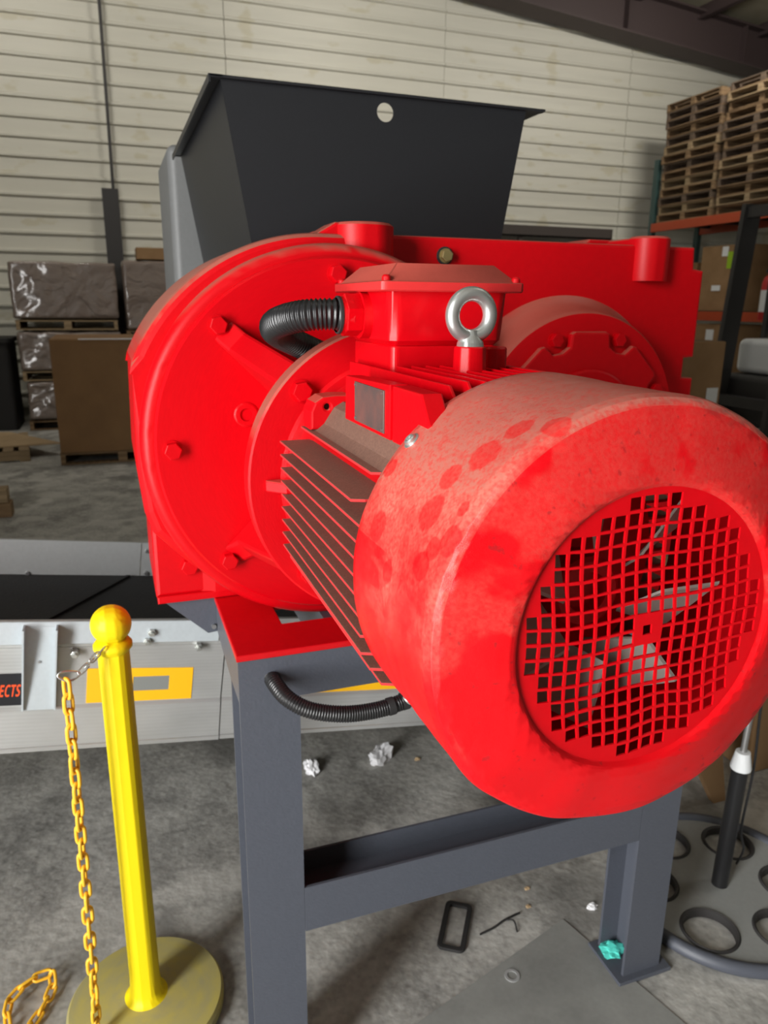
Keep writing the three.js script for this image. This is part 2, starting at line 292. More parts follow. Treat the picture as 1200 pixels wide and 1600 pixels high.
// ---- gearbox
const gearbox = thing('gearbox', 'big glossy red cast gearbox with round bolted cover, bolted on grey steel stand', 'gearbox', [0.66, 1.045, -1.6]);
{
  const RC = 0.372, lx = 0.031;
  // left casting: big round outline with a flat left flank
  const out = [];
  const aF = Math.PI - Math.acos((CX - lx) / (RC + 0.012));
  for (let i = 0; i <= 30; i++) { const a = mix(PI / 2, aF, i / 30), R = RC + 0.012 * (i / 30); out.push([CX + R * Math.cos(a), CY + R * Math.sin(a)]); }
  out.push([lx, 1.52], [lx - 0.006, 1.33], [lx + 0.002, 1.245]);
  for (let i = 0; i <= 16; i++) { const a = mix(3.60, PI * 1.5, i / 16), R = mix(0.378, 0.334, Math.pow(i / 16, 0.7)); out.push([CX + R * Math.cos(a), CY + R * Math.sin(a)]); }
  out.push([0.47, CY - 0.334], [0.47, CY + RC]);
  const left = dusted(boxUV(ext(out, -1.72, -1.385, 0.016, 3)), DUST.map((v, i) => mix(v, DUSTRED[i], 0.5)), RED, 0.5);
  const rgt = [[0.42, 1.75], [1.268, 1.75], [1.272, 1.704], [1.300, 1.70], [1.300, 1.505], [1.273, 1.503], [1.273, 1.458], [1.305, 1.456], [1.305, 1.045], [0.42, 1.045]].reverse();
  const right = dusted(boxUV(ext(rgt, -1.74, -1.45, 0.007, 2)), DUSTRED, RED, 0.6);
  const back = dusted(boxUV(ext([[0.044, 1.50], [0.044, 1.048], [0.47, 1.048], [0.47, 1.50]], -1.74, -1.462, 0.008)), DUSTRED, RED, 0.6);
  part(gearbox, 'housing', [left, right, back], M.redV);
  // raised rim round the input cover
  part(gearbox, 'cover_rim', dusted(turn(CX, CY, [[0.352, -1.39], [0.352, -1.355], [0.346, -1.345], [0.336, -1.34], [0.327, -1.342], [0.30, -1.342]], 128, 0.7), DUST.map((v, i) => mix(v, DUSTRED[i], 0.6)), RED, 0.68), M.redV);
  const cover = part(gearbox, 'input_cover', turn(CX, CY, [[0.329, -1.36], [0.329, -1.332], [0.325, -1.327], [0.05, -1.327]], 128, 0.6), M.red);
  for (let k = 0; k < 8; k++) { const a = k * PI / 4; kid(cover, 'bolt', hex(CX + 0.299 * Math.cos(a), CY + 0.299 * Math.sin(a), -1.327, 0.0155, 0.0155, 0.35 + k), M.red); }
  const plug = kid(cover, 'socket_plug', turn(0.216, 1.428, [[0.022, -1.33], [0.022, -1.3255], [0.019, -1.324], [0.0115, -1.324], [0.010, -1.337], [0, -1.337]], 32, 0.4), M.red);
  // lantern between cover and motor flange with its radial ribs
  const lan = part(gearbox, 'lantern', turn(CX, CY, [[0.135, -1.33], [0.13, -1.30], [0.13, -1.20], [0.13, -1.10], [0.15, -1.075], [0.15, -1.055]], 96, 0.6), M.red);
  for (let k = 0; k < 8; k += 1) {
    const a = PI / 4 * k; if (k % 2 === 0) continue;
    const g = ext([[0.12, 0], [0.288, 0], [0.262, 0.03], [0.214, 0.268], [0.12, 0.268]].map(([r, z]) => [r, z]), -0.022, 0.022, 0.006, 2);   // x = radius, y = forward
    g.applyMatrix4(new THREE.Matrix4().makeBasis(V3(Math.cos(a), Math.sin(a), 0), V3(0, 0, 1), V3(Math.sin(a), -Math.cos(a), 0))).translate(CX, CY, -1.328);
    kid(lan, 'rib', dusted(boxUV(g), RED, RED, 0.6), M.redV);
  }
  // output side: flared boss, face, scalloped bearing cover, hub
  const OX = 0.938, OY = 1.366;
  const boss = part(gearbox, 'output_boss', dusted(turn(OX, OY, [[0.278, -1.452], [0.262, -1.440], [0.252, -1.420], [0.246, -1.39], [0.243, -1.372], [0.239, -1.366], [0.225, -1.364], [0.05, -1.364]], 128, 0.7), DUST.map((v, i) => mix(v, DUSTRED[i], 0.75)), RED, 0.45), M.redV);
  const star = [];
  for (let k = 0; k < 8; k++) {
    const c = PI / 8 + k * PI / 4, at = (r, da) => [OX + r * Math.cos(c + da), OY + r * Math.sin(c + da)];
    star.push(at(0.206, -0.21), at(0.203, -0.165), at(0.178, -0.115), at(0.172, 0), at(0.178, 0.115), at(0.203, 0.165), at(0.206, 0.21));
  }
  kid(boss, 'bearing_cover', dusted(boxUV(ext(star, -1.365, -1.347, 0.005, 2)), DUSTRED, RED, 0.5), M.redV);
  for (let k = 0; k < 8; k++) { const a = PI / 8 + k * PI / 4; kid(boss, 'bolt', hex(OX + 0.200 * Math.cos(a), OY + 0.200 * Math.sin(a), -1.364, 0.0145, 0.014, k), M.red); }
  kid(boss, 'hub', turn(OX, OY, [[0.126, -1.348], [0.126, -1.340], [0.121, -1.337], [0.107, -1.337], [0.104, -1.352], [0.088, -1.354], [0.084, -1.343], [0.05, -1.343], [0.046, -1.37], [0.001, -1.37]], 96, 0.5), M.red);
  // lifting bosses on top, two in front and two behind
  const knob = (x, z, r, y0, y1) => turnY(x, z, [[0.001, y1], [r - 0.006, y1], [r, y1 - 0.005], [r, y0 + 0.01], [r * 0.98, y0], [0.001, y0]].reverse(), 40, 0.5);
  part(gearbox, 'lifting_boss', [dusted(knob(0.463, -1.425, 0.060, 1.655, 1.764), DUSTRED, RED, 0.6), dusted(boxUV(ext([[0.30, 1.735], [0.36, 1.738], [0.405, 1.764], [0.44, 1.764], [0.44, 1.70], [0.30, 1.70]].reverse(), -1.49, -1.40, 0.006)), DUST.map((v, i) => mix(v, DUSTRED[i], 0.6)), RED, 0.5)], M.redV);
  part(gearbox, 'lifting_boss', dusted(boxUV(ext([[0.36, 1.742], [0.405, 1.76], [0.44, 1.772], [0.54, 1.772], [0.56, 1.742]].reverse(), -1.74, -1.66, 0.006)), DUSTRED, RED, 0.6), M.redV);
  part(gearbox, 'lifting_boss', [dusted(knob(1.148, -1.462, 0.046, 1.674, 1.768), DUSTRED, RED, 0.6), dusted(rb(1.105, 1.191, 1.69, 1.766, -1.56, -1.445, 0.008, 2), DUSTRED, RED, 0.6)], M.redV);
  part(gearbox, 'lifting_boss', dusted(boxUV(ext([[1.05, 1.745], [1.09, 1.772], [1.20, 1.772], [1.22, 1.745]].reverse(), -1.74, -1.60, 0.006)), DUSTRED, RED, 0.6), M.redV);
  const oil = part(gearbox, 'oil_plug', turn(0.646, 1.714, [[0.0175, -1.452], [0.0175, -1.447], [0.0165, -1.445], [0.001, -1.445]], 32, 0.5), M.blackMatt, 'dark ringed brass oil plug');
  kid(oil, 'plug_head', hex(0.646, 1.714, -1.445, 0.0125, 0.012, 0.3), M.brass);
  // feet
  part(gearbox, 'foot', [dusted(boxUV(extY([[0.046, -1.70], [0.046, -1.50], [0.052, -1.492], [0.085, -1.482], [0.11, -1.47], [0.16, -1.455], [0.26, -1.45], [0.26, -1.70]], 1.046, 1.25, 0.004)), DUSTRED, RED, 0.8), dusted(boxUV(ext([[0.046, 1.036], [0.40, 1.036], [0.40, 1.052], [0.046, 1.052]], -1.70, -1.455, 0.003)), RED, RED)], M.redV);
  part(gearbox, 'foot_bolt', hex(0.112, 1.108, -1.463, 0.017, 0.012, 0.1), M.red);
  part(gearbox, 'foot', boxUV(rb(0.95, 1.30, 1.035, 1.20, -1.72, -1.40, 0.008)), M.red);
}
// ---- motor
const motor = thing('electric_motor', 'dusty red electric motor with cooling fins and perforated fan cover', 'motor', [CX, CY, -1.06]);
{
  const fl = part(motor, 'flange', dusted(turn(CX, CY, [[0.12, -1.058], [0.217, -1.060], [0.220, -1.057], [0.220, -1.024], [0.217, -1.021], [0.10, -1.021]], 128, 0.5), DUST.map((v, i) => mix(v, DUSTRED[i], 0.55)), RED, 0.35), M.redV);
  for (let k = 0; k < 4; k++) { const a = PI / 4 + k * PI / 2 + (k === 1 ? 0.04 : 0); kid(fl, 'flange_bolt', hex(CX + 0.193 * Math.cos(a), CY + 0.193 * Math.sin(a), -1.021, 0.0145, 0.013, k + 0.2), M.red); }
  // drive-end shield with its lugs
  part(motor, 'end_shield', turn(CX, CY, [[0.175, -1.022], [0.170, -1.015], [0.160, -1.012], [0.152, -0.998], [0.150, -0.985]], 96, 0.5), M.red);
  for (const [a, w, r1] of [[PI, 0.008, 0.196], [PI * 1.235, 0.007, 0.196], [PI * 1.5, 0.008, 0.19], [0, 0.008, 0.196], [-PI * 0.235, 0.007, 0.196]]) {
    const g = ext([[0.14, 0], [r1, 0], [r1, 0.006], [0.172, 0.03], [0.14, 0.034]], -w, w, 0.002).applyMatrix4(new THREE.Matrix4().makeBasis(V3(Math.cos(a), Math.sin(a), 0), V3(0, 0, 1), V3(Math.sin(a), -Math.cos(a), 0))).translate(CX, CY, -1.021);
    part(motor, 'shield_rib', dusted(boxUV(g), DUSTRED, RED, 0.6), M.redV);
  }
  for (const sx of [-1, 1]) {   // ears that take the tie bolts
    const px = CX + sx * 0.122, py = CY + 0.117, g = ext(shp([[-0.023, -0.03], [0.03, -0.03], [0.034, 0.0], [0.034, 0.014], [0.012, 0.0145], [-0.006, 0.013], [-0.017, 0.006], [-0.0225, -0.006]].map(([x, y]) => [px - sx * x, py + y]), [circ(px, py, 0.0042, 16)]), -1.0, -0.955, 0.003);
    part(motor, 'tie_lug', dusted(boxUV(g), DUSTRED, RED, 0.6), M.redV);
    part(motor, 'lug_hole', cyl([px, py, -0.985], [px, py, -0.962], 0.0044, 0.0044, 16), M.blackMatt);
  }
  part(motor, 'stator_body', turn(CX, CY, [[0.150, -1.0], [0.150, -0.66], [0.14, -0.62], [0.05, -0.60], [0.001, -0.60]], 96, 0.5), M.redDull);
  // side fins: flat plates standing out to the left and right
  const finSide = (s, y, xo, xi, z0, z1, cut) => {
    const dy = 0.0016, pts = [[xi, z0], [xo, z0], [xo + cut * 0.2, z1 - cut], [xo - 0.012, z1], [xi, z1]].map(([x, z]) => [CX + s * x, z]);
    if (s > 0) pts.reverse();
    return dusted(boxUV(extY(pts, y - dy, y + dy, 0.0008)), DUST, [0.62, 0.02, 0.022], 0.8);
  };
  for (const s of [-1, 1]) for (let k = 0; k < 12; k++) {
    const y = 1.455 - k * 0.0186, d = y - CY, xo = k === 0 ? 0.148 : Math.min(0.178, Math.sqrt(0.195 * 0.195 - d * d * 0.95)), xi = Math.sqrt(Math.max(0.149 ** 2 - d * d, 0.0016)) - 0.004;
    part(motor, 'cooling_fin', finSide(s, y, xo, Math.max(0.05, Math.min(xi, xo - 0.02)), -1.0, [-0.69, -0.662][k] || -0.632, 0.006), M.redFin);
  }
  // top and bottom fins: upright plates
  const finUp = (x, y0, y1, z0, z1, c) => boxUV(extX([[z0, y0], [z0, y1], [z1 - c, y1], [z1, y1 - 0.018], [z1, y0]].reverse(), x - 0.0018, x + 0.0018, 0.0008));
  for (let k = 0; k < 10; k++) {
    const dx = -0.0845 + k * 0.0185, top = CY + Math.min(0.178, Math.sqrt(0.194 ** 2 - dx * dx));
    part(motor, 'cooling_fin', finUp(CX + dx, CY + 0.12, top, k > 0 && k < 9 ? -0.842 : -0.97, -0.632, 0.02), M.red);
    part(motor, 'cooling_fin', finUp(CX + dx, CY - Math.min(0.178, Math.sqrt(0.194 ** 2 - dx * dx)), CY - 0.13, -0.99, -0.632, 0).clone(), M.red);
  }
  // nameplate pad on the shoulder
  const padX = 0.262;
  part(motor, 'nameplate_pad', [boxUV(extX([[-0.872, 1.484], [-0.868, 1.537], [-0.716, 1.541], [-0.716, 1.484]], padX, padX + 0.022, 0.002)), boxUV(extX([[-0.706, 1.484], [-0.706, 1.541], [-0.632, 1.541], [-0.612, 1.515], [-0.612, 1.484]], padX, padX + 0.022, 0.002)), bx(padX + 0.005, padX + 0.022, 1.484, 1.536, -0.73, -0.69)], M.red);
  part(motor, 'shoulder', dusted(boxUV(ext([[0.244, 1.4545], [0.33, 1.4545], [0.33, 1.494], [0.284, 1.494], [0.272, 1.487], [0.258, 1.466]], -0.975, -0.66, 0.002)), DUST.map((v) => v * 0.72), RED, 0.3), M.redFin);
  const np = part(motor, 'nameplate', rb(padX - 0.0016, padX + 0.002, 1.489, 1.534, -0.828, -0.728, 0.0005), M.plate, 'grey metal nameplate with worn print');
  for (const [y, z] of [[1.4925, -0.824], [1.4925, -0.732], [1.5305, -0.824], [1.5305, -0.732]]) kid(np, 'rivet', cyl([padX - 0.003, y, z], [padX, y, z], 0.0014, 0.0014, 8), M.steel);
  // terminal box
  const TX = 0.3835, z0 = -1.008, z1 = -0.838;
  part(motor, 'terminal_base', boxUV(extY(roundRect(TX, (z0 + z1) / 2, 0.142, 0.150, 0.010), 1.49, 1.572, 0.002)), M.red);
  const box = part(motor, 'terminal_box', turnedBox(TX, (z0 + z1) / 2, [[0.138, 0.150, 0.012, 1.572], [0.150, 0.164, 0.016, 1.578], [0.153, 0.167, 0.018, 1.590], [0.156, 0.170, 0.014, 1.634]]), M.red);
  const lid = part(motor, 'terminal_lid', turnedBox(TX, (z0 + z1) / 2, [[0.180, 0.192, 0.006, 1.634], [0.184, 0.196, 0.008, 1.6355], [0.184, 0.196, 0.008, 1.6445], [0.180, 0.192, 0.006, 1.6455], [0.172, 0.184, 0.006, 1.6455], [0.128, 0.140, 0.004, 1.6660]], DUSTRED), M.redV, 'red box lid filmed with pale dust');
  for (const sx of [-1, 1]) for (const sz of [-1, 1]) {
    const x = TX + sx * 0.083, z = (z0 + z1) / 2 + sz * 0.089;
    kid(lid, 'lid_screw', turnY(x, z, [[0.0001, 1.6525], [0.0035, 1.652], [0.0052, 1.650], [0.0055, 1.6455]].reverse(), 20, 0.5), M.red);
  }
  const gx = TX - 0.0785, gy = 1.606, gz = -0.925;
  const hexX = (x0, x1, r) => boxUV(extX(Array.from({ length: 6 }, (_, i) => [gz + r * Math.cos(i * PI / 3 + 0.3), gy + r * Math.sin(i * PI / 3 + 0.3)]), x0, x1, 0.002));
  const gl = part(motor, 'cable_gland', [hexX(gx - 0.030, gx - 0.008, 0.0265), cyl([gx - 0.009, gy, gz], [gx + 0.01, gy, gz], 0.0285, 0.0285, 32)], M.red);
  kid(gl, 'gland_nose', cyl([gx - 0.034, gy, gz], [gx - 0.02, gy, gz], 0.0225, 0.0235, 24), M.red);
  // lifting eye
  const ez = -0.782, ex = 0.3835;
  part(motor, 'eye_boss', [turnY(ex, ez, [[0.001, 1.5745], [0.0165, 1.5745], [0.018, 1.573], [0.0195, 1.535], [0.03, 1.527], [0.03, 1.50]].reverse(), 32, 0.4), turnY(ex + 0.045, ez - 0.03, [[0.001, 1.572], [0.015, 1.572], [0.0165, 1.57], [0.017, 1.50]].reverse(), 32, 0.4)], M.red);
  const eb = part(motor, 'eye_bolt', [new THREE.TorusGeometry(0.0232, 0.0082, 20, 48).translate(ex, 1.6085, ez), turnY(ex, ez, [[0.0075, 1.5925], [0.0095, 1.586], [0.0148, 1.579], [0.0155, 1.5745], [0.001, 1.574]].reverse(), 32, 0.6)], M.zinc, 'shiny zinc plated lifting eye');

  // fan cover: outer skin, rounded front edge, dished front ring; the dust film carries wiped finger marks
  const R = 0.186, prof = [[R, -0.636], [R + 0.0012, -0.635], [R + 0.0012, -0.60], [R, -0.56], [R, -0.52], [R, -0.49], [R, -0.4665]];
  const rc = 0.0125; for (let i = 1; i <= 10; i++) { const a = i / 10 * PI * 0.42; prof.push([R - rc + rc * Math.cos(a), -0.4665 + rc * Math.sin(a)]); }
  prof.push([0.166, -0.4515], [0.152, -0.4475], [0.138, -0.4438], [0.1275, -0.4415], [0.1235, -0.4412], [0.1210, -0.4424], [0.1190, -0.4450], [0.1165, -0.4456]);
  for (let i = prof.length - 1; i > 0; i--) { const [r0, a0] = prof[i - 1], [r1, a1] = prof[i], n = Math.floor(Math.hypot(r1 - r0, a1 - a0) / 0.004); for (let k = n; k >= 1; k--) prof.splice(i, 0, [mix(r0, r1, k / (n + 1)), mix(a0, a1, k / (n + 1))]); }
  const segs = prof.length; const len = [0];
  for (let i = 1; i < segs; i++) len.push(len[i - 1] + Math.hypot(prof[i][0] - prof[i - 1][0], prof[i][1] - prof[i - 1][1]));
  const TL = len[segs - 1];
  const rAt = (s) => { let i = 1; while (i < segs - 1 && len[i] < s) i++; const t = clamp((s - len[i - 1]) / (len[i] - len[i - 1])); return [mix(prof[i - 1][0], prof[i][0], t), mix(prof[i - 1][1], prof[i][1], t), prof[i][0] - prof[i - 1][0], prof[i][1] - prof[i - 1][1]]; };
  // finger marks: where they sit on the barrel (found from the photograph), with their radii
  const spots = [[812, 670, 17], [870, 663, 17], [757, 711, 21], [705, 744, 16], [777, 757, 13], [724, 795, 9], [672, 802, 21], [592, 823, 16], [611, 732, 11], [702, 846, 17], [658, 885, 17], [606, 895, 13], [848, 697, 15], [935, 660, 20], [676, 858, 14]].map(([px, py, rad]) => {
    const d = ray(px, py), a = d.x * d.x + d.y * d.y, ox = -CX, oy = EYE.y - CY, b = ox * d.x + oy * d.y, c = ox * ox + oy * oy - R * R, t = (-b - Math.sqrt(Math.max(0, b * b - a * c))) / a;
    const p = EYE.clone().addScaledVector(d, t);
    return [Math.atan2(p.y - CY, p.x - CX), p.z, rad * t / F * 1.6];
  }).filter(([, z]) => z < -0.462);
  const skin = tex(2048, 1024, (u, v, c) => {
    const a = u * 2 * PI, s = v * TL, [r, z, dr, dz] = rAt(s), nl = Math.hypot(dr, dz), nr = dz / nl, up = Math.sin(a) * nr;
    const X = a * 0.186, n1 = fbm(X * 22, s * 22, 101, 4), n2 = fbm(X * 420, s * 420, 105, 2), n3 = fbm(X * 70, s * 70, 109, 3);
    let d = sstep(-0.30, 1.05, up + 0.85 * (n1 - 0.5) + 0.35 * (n3 - 0.5)) * 1;
    if (r < 0.178) d = 0.17 * sstep(0.50, 0.66, n1 + 0.26 * Math.sin(a - 0.1) - 0.06) + 0.012;
    for (const [sa, sz, sr] of spots) { let da = a - sa; da -= 2 * PI * Math.round(da / (2 * PI)); const q = Math.hypot(da * 0.186, s - (sz + 0.636)) / sr + 0.35 * (n3 - 0.5); d *= mix(0.38, 1, sstep(0.86, 1.06, q)); }
    const smear = z < -0.47 && Math.sin(a) < 0.25 ? sstep(0.50, 0.62, fbm(X * 30, s * 9, 113, 4)) : 0;   // wiped streaks low on the barrel
    d *= 1 - 0.75 * smear;
    d = clamp(d * (0.40 + 1.1 * n2));
    let scuff = 0; if (r < 0.185 && z > -0.47) scuff = sstep(0.72, 0.84, fbm(X * 150 + 3 * n1, s * 150, 118, 4)) * 0.5;
    const e = [0.46, 0.135, 0.10];
    for (let q = 0; q < 3; q++) c[q] = mix(mix(RED[q], e[q], d), [0.20, 0.012, 0.014][q], scuff);
  });
  skin.wrapS = THREE.RepeatWrapping; skin.wrapT = THREE.ClampToEdgeWrapping;
  const rough = tex(512, 256, (u, v, c) => { c[1] = 0.27 + 0.26 * fbm(u * 30, v * 12, 121, 4, 30); c[0] = c[2] = 0; }, false);
  const coverPeel = peel.clone(); coverPeel.repeat.set(70, 16); coverPeel.needsUpdate = true;
  const g = turn(CX, CY, prof, 192, 0.9);
  { // shallow dents from handling
    const p = g.attributes.position, dents = [[PI * 1.12, -0.458, 0.05, 0.004], [PI * 1.32, -0.452, 0.04, 0.0035], [PI * 1.45, -0.46, 0.05, 0.003], [PI * 1.0, -0.47, 0.05, 0.003], [PI * 0.82, -0.455, 0.06, 0.002]];
    for (let i = 0; i < p.count; i++) {
      const x = p.getX(i) - CX, y = p.getY(i) - CY, z = p.getZ(i), r = Math.hypot(x, y), a = (Math.atan2(y, x) + 2 * PI) % (2 * PI);
      if (r < 0.122) continue;
      let k = 0; for (const [da, dz, w, dep] of dents) k += dep * Math.exp(-(((a - da) * 0.17) ** 2 + (z - dz) ** 2 + (r - 0.165) ** 2 * 0.6) / (w * w * 0.5));
      k += 0.0009 * (fbm(a * 6, z * 30, 131, 2) - 0.5) * 2;
      p.setXYZ(i, p.getX(i) - x / r * k * 0.6, p.getY(i) - y / r * k * 0.6, z - k * 0.7 * sstep(-0.6, -0.46, z));
    }
    g.computeVertexNormals();
  }
  const gs = toCreasedNormals(g, 0.9);
  const cov = part(motor, 'fan_cover', gs, mat({ color: [1, 1, 1], map: skin, roughness: 1, roughnessMap: rough, specularIntensity: 0.55, bumpMap: coverPeel, bumpScale: 0.00012 }), 'dusty red sheet steel fan cover with wiped finger marks');
  kid(cov, 'cover_lining', turn(CX, CY, [[0.1165, -0.4472], [0.125, -0.452], [0.146, -0.4560], [0.168, -0.464], [0.176, -0.476], [0.1825, -0.60], [0.1835, -0.636], [0.186, -0.636]], 96, 0.6), M.redDull);
  for (const a of [PI * 0.757, PI * 0.25, PI * 1.25, -PI * 0.25]) {
    const q = new THREE.Quaternion().setFromUnitVectors(V3(0, 0, 1), V3(Math.cos(a), Math.sin(a), 0));
    const b = join([turn(0, 0, [[0.0085, -0.002], [0.0085, 0.0006], [0.0062, 0.0012], [0.0058, 0.0036], [0.0045, 0.0046], [0.0028, 0.0046], [0.0026, 0.002], [0.0001, 0.002]], 24, 0.4)]).applyQuaternion(q).translate(CX + (R + 0.0008) * Math.cos(a), CY + (R + 0.0008) * Math.sin(a), -0.622);
    kid(cov, 'cover_screw', b, M.zinc);
  }
  // punched grille: square holes, slightly pulled out of true
  const pitch = 0.01245, hole = 0.0051, ga = 0.05, rot = (x, y) => [CX + x * Math.cos(ga) - y * Math.sin(ga), CY + x * Math.sin(ga) + y * Math.cos(ga)];
  const bend = (x, y) => { const k = 0.0011; return [x + k * Math.sin(y * 60 + 1), (x < 0 ? 0.55 * x * x : 0) + y + k * Math.sin(x * 55 + 2) + (y < -0.06 ? 0.0016 * Math.sin(x * 90) : 0)]; };
  const holes = [];
  for (let i = -9; i < 9; i++) for (let j = -9; j < 9; j++) {
    const x = (i + 0.5) * pitch, y = (j + 0.5) * pitch;
    if (Math.hypot(x, y) > 0.1088 || (Math.abs(x) < pitch && Math.abs(y) < pitch)) continue;
    holes.push([[-hole, -hole], [hole, -hole], [hole, hole], [-hole, hole]].map(([a, b]) => rot(...bend(x + a + rr(-1, 1) * 0.00035, y + b + rr(-1, 1) * 0.00035))));
  }
  holes.push([[-0.0042, -0.0042], [0.0042, -0.0042], [0.0042, 0.0042], [-0.0042, 0.0042]].map(([a, b]) => rot(a, b)));
  kid(cov, 'grille', dusted(boxUV(ext(shp(circ(CX, CY, 0.1178, 96), holes), -0.4470, -0.4452)), RED, RED), M.redV);
  // fan behind the grille
  const fan = part(motor, 'fan', turn(CX, CY, [[0.03, -0.57], [0.034, -0.56], [0.034, -0.53], [0.03, -0.527], [0.02, -0.527], [0.018, -0.54], [0.001, -0.54]], 48, 0.5), M.redDull, 'grey plastic cooling fan');
  for (let k = 0; k < 7; k++) {
    const a = 0.72 + k * 2 * PI / 7, gb = new THREE.BoxGeometry(0.062, 0.003, 0.05, 4, 1, 4);
    const p = gb.attributes.position;
    for (let i = 0; i < p.count; i++) { const t = p.getX(i) / 0.062 + 0.5; p.setXYZ(i, p.getX(i), p.getY(i) + p.getZ(i) * (0.75 + 0.45 * t), p.getZ(i)); }
    gb.computeVertexNormals();
    kid(fan, 'fan_blade', gb.translate(0.078, 0, -0.515).rotateZ(a).translate(CX, CY, 0), M.fanGrey);
  }
}
function roundRect(cx, cz, w, d, r, n = 6) { const p = []; for (const [sx, sz, a] of [[1, 1, 0], [-1, 1, PI / 2], [-1, -1, PI], [1, -1, PI * 1.5]]) for (let i = 0; i <= n; i++) { const t = a + i / n * PI / 2; p.push([cx + sx * (w / 2 - r) + r * Math.cos(t), cz + sz * (d / 2 - r) + r * Math.sin(t)]); } return p; }
function turnedBox(cx, cz, levels, dusty) {   // rounded-rectangle sections [w, d, r, y] lofted upward and capped
  const rings = levels.map(([w, d, r, y]) => roundRect(cx, cz, w, d, r).map(([x, z]) => V3(x, y, z))), pos = [], n = rings[0].length;
  const tri = (a, b, c) => pos.push(...a.toArray(), ...b.toArray(), ...c.toArray());
  for (let i = 0; i < rings.length - 1; i++) for (let j = 0; j < n; j++) { const a = rings[i][j], b = rings[i][(j + 1) % n], c = rings[i + 1][j], d = rings[i + 1][(j + 1) % n]; tri(a, c, b); tri(b, c, d); }
  for (const [k, up] of [[0, false], [rings.length - 1, true]]) { const y = levels[k][3], m = V3(cx, y, cz); for (let j = 0; j < n; j++) { const a = rings[k][j], b = rings[k][(j + 1) % n]; up ? tri(m, b, a) : tri(m, a, b); } }
  let g = new THREE.BufferGeometry(); g.setAttribute('position', new THREE.Float32BufferAttribute(pos, 3));
  g = toCreasedNormals(mergeVertices(g), 0.6); boxUV(g);
  return dusty ? dusted(g, dusty, [0.62, 0.03, 0.03], 0.2) : g;
}
// ---- steel stand
const H = (w, d, tf = 0.008, tw = 0.006) => [[-w / 2, -d / 2], [w / 2, -d / 2], [w / 2, -d / 2 + tf], [tw / 2, -d / 2 + tf], [tw / 2, d / 2 - tf], [w / 2, d / 2 - tf], [w / 2, d / 2], [-w / 2, d / 2], [-w / 2, d / 2 - tf], [-tw / 2, d / 2 - tf], [-tw / 2, -d / 2 + tf], [-w / 2, -d / 2 + tf]];
const FZ = -1.186, TOP = 1.035;
const stand = thing('machine_stand', 'dark grey welded steel beam stand under the red gearbox', 'stand', [0.665, 0, -1.24]);
{
  for (const x of [0.215, 1.125]) {
    part(stand, 'leg', boxUV(extY(H(0.108, 0.104).map(([a, b]) => [x + a, FZ - 0.052 + b]), 0.012, 0.938, 0)), M.grey);
    part(stand, 'foot_plate', rb(x - 0.075, x + 0.08, 0, 0.012, FZ - 0.118, FZ + 0.016, 0.002), M.grey);
  }
  for (const [y0, y1] of [[0.412, 0.518]]) part(stand, 'crossbar', boxUV(extX(H(0.104, 0.106, 0.006, 0.008).map(([a, b]) => [FZ - 0.052 + b * 0.98, (y0 + y1) / 2 + a]), 0.2695, 1.0705, 0.001)), M.grey);
  part(stand, 'top_beam', boxUV(extX([[FZ - 0.1, 0.938], [FZ, 0.938], [FZ, 1.0225], [FZ - 0.1, 1.0225]].reverse(), 0.161, 1.179, 0)), M.grey);
  part(stand, 'top_plate', boxUV(extY([[0.158, -1.72], [0.158, -1.180], [1.182, -1.180], [1.182, -1.72]], 1.0225, TOP, 0.0025, [[[0.262, -1.292], [0.90, -1.292], [0.90, -1.385], [0.262, -1.385]]])), M.redDull, 'red painted top plate with a long slot');
  part(stand, 'side_gusset', boxUV(extX([[-1.286, 1.022], [-1.47, 1.022], [-1.47, 0.955], [-1.40, 0.945], [-1.286, 0.938]], 0.161, 0.171, 0.001)), M.grey);
  part(stand, 'end_gusset', boxUV(ext([[0.058, 1.034], [0.16, 1.034], [0.172, 0.956], [0.142, 0.953]].reverse(), -1.486, -1.472, 0.001)), M.grey);
  part(stand, 'gusset_rivet', cyl([0.154, 0.968, -1.473], [0.154, 0.968, -1.466], 0.005, 0.005, 12), M.steel);
  for (const x of [0.40, 1.125]) { part(stand, 'rear_leg', bx(x - 0.05, x + 0.05, 0, 1.0225, -2.86, -2.76), M.grey); part(stand, 'side_rail', bx(x - 0.05, x + 0.05, 0.93, 1.0225, -2.76, -1.286), M.grey); }
}
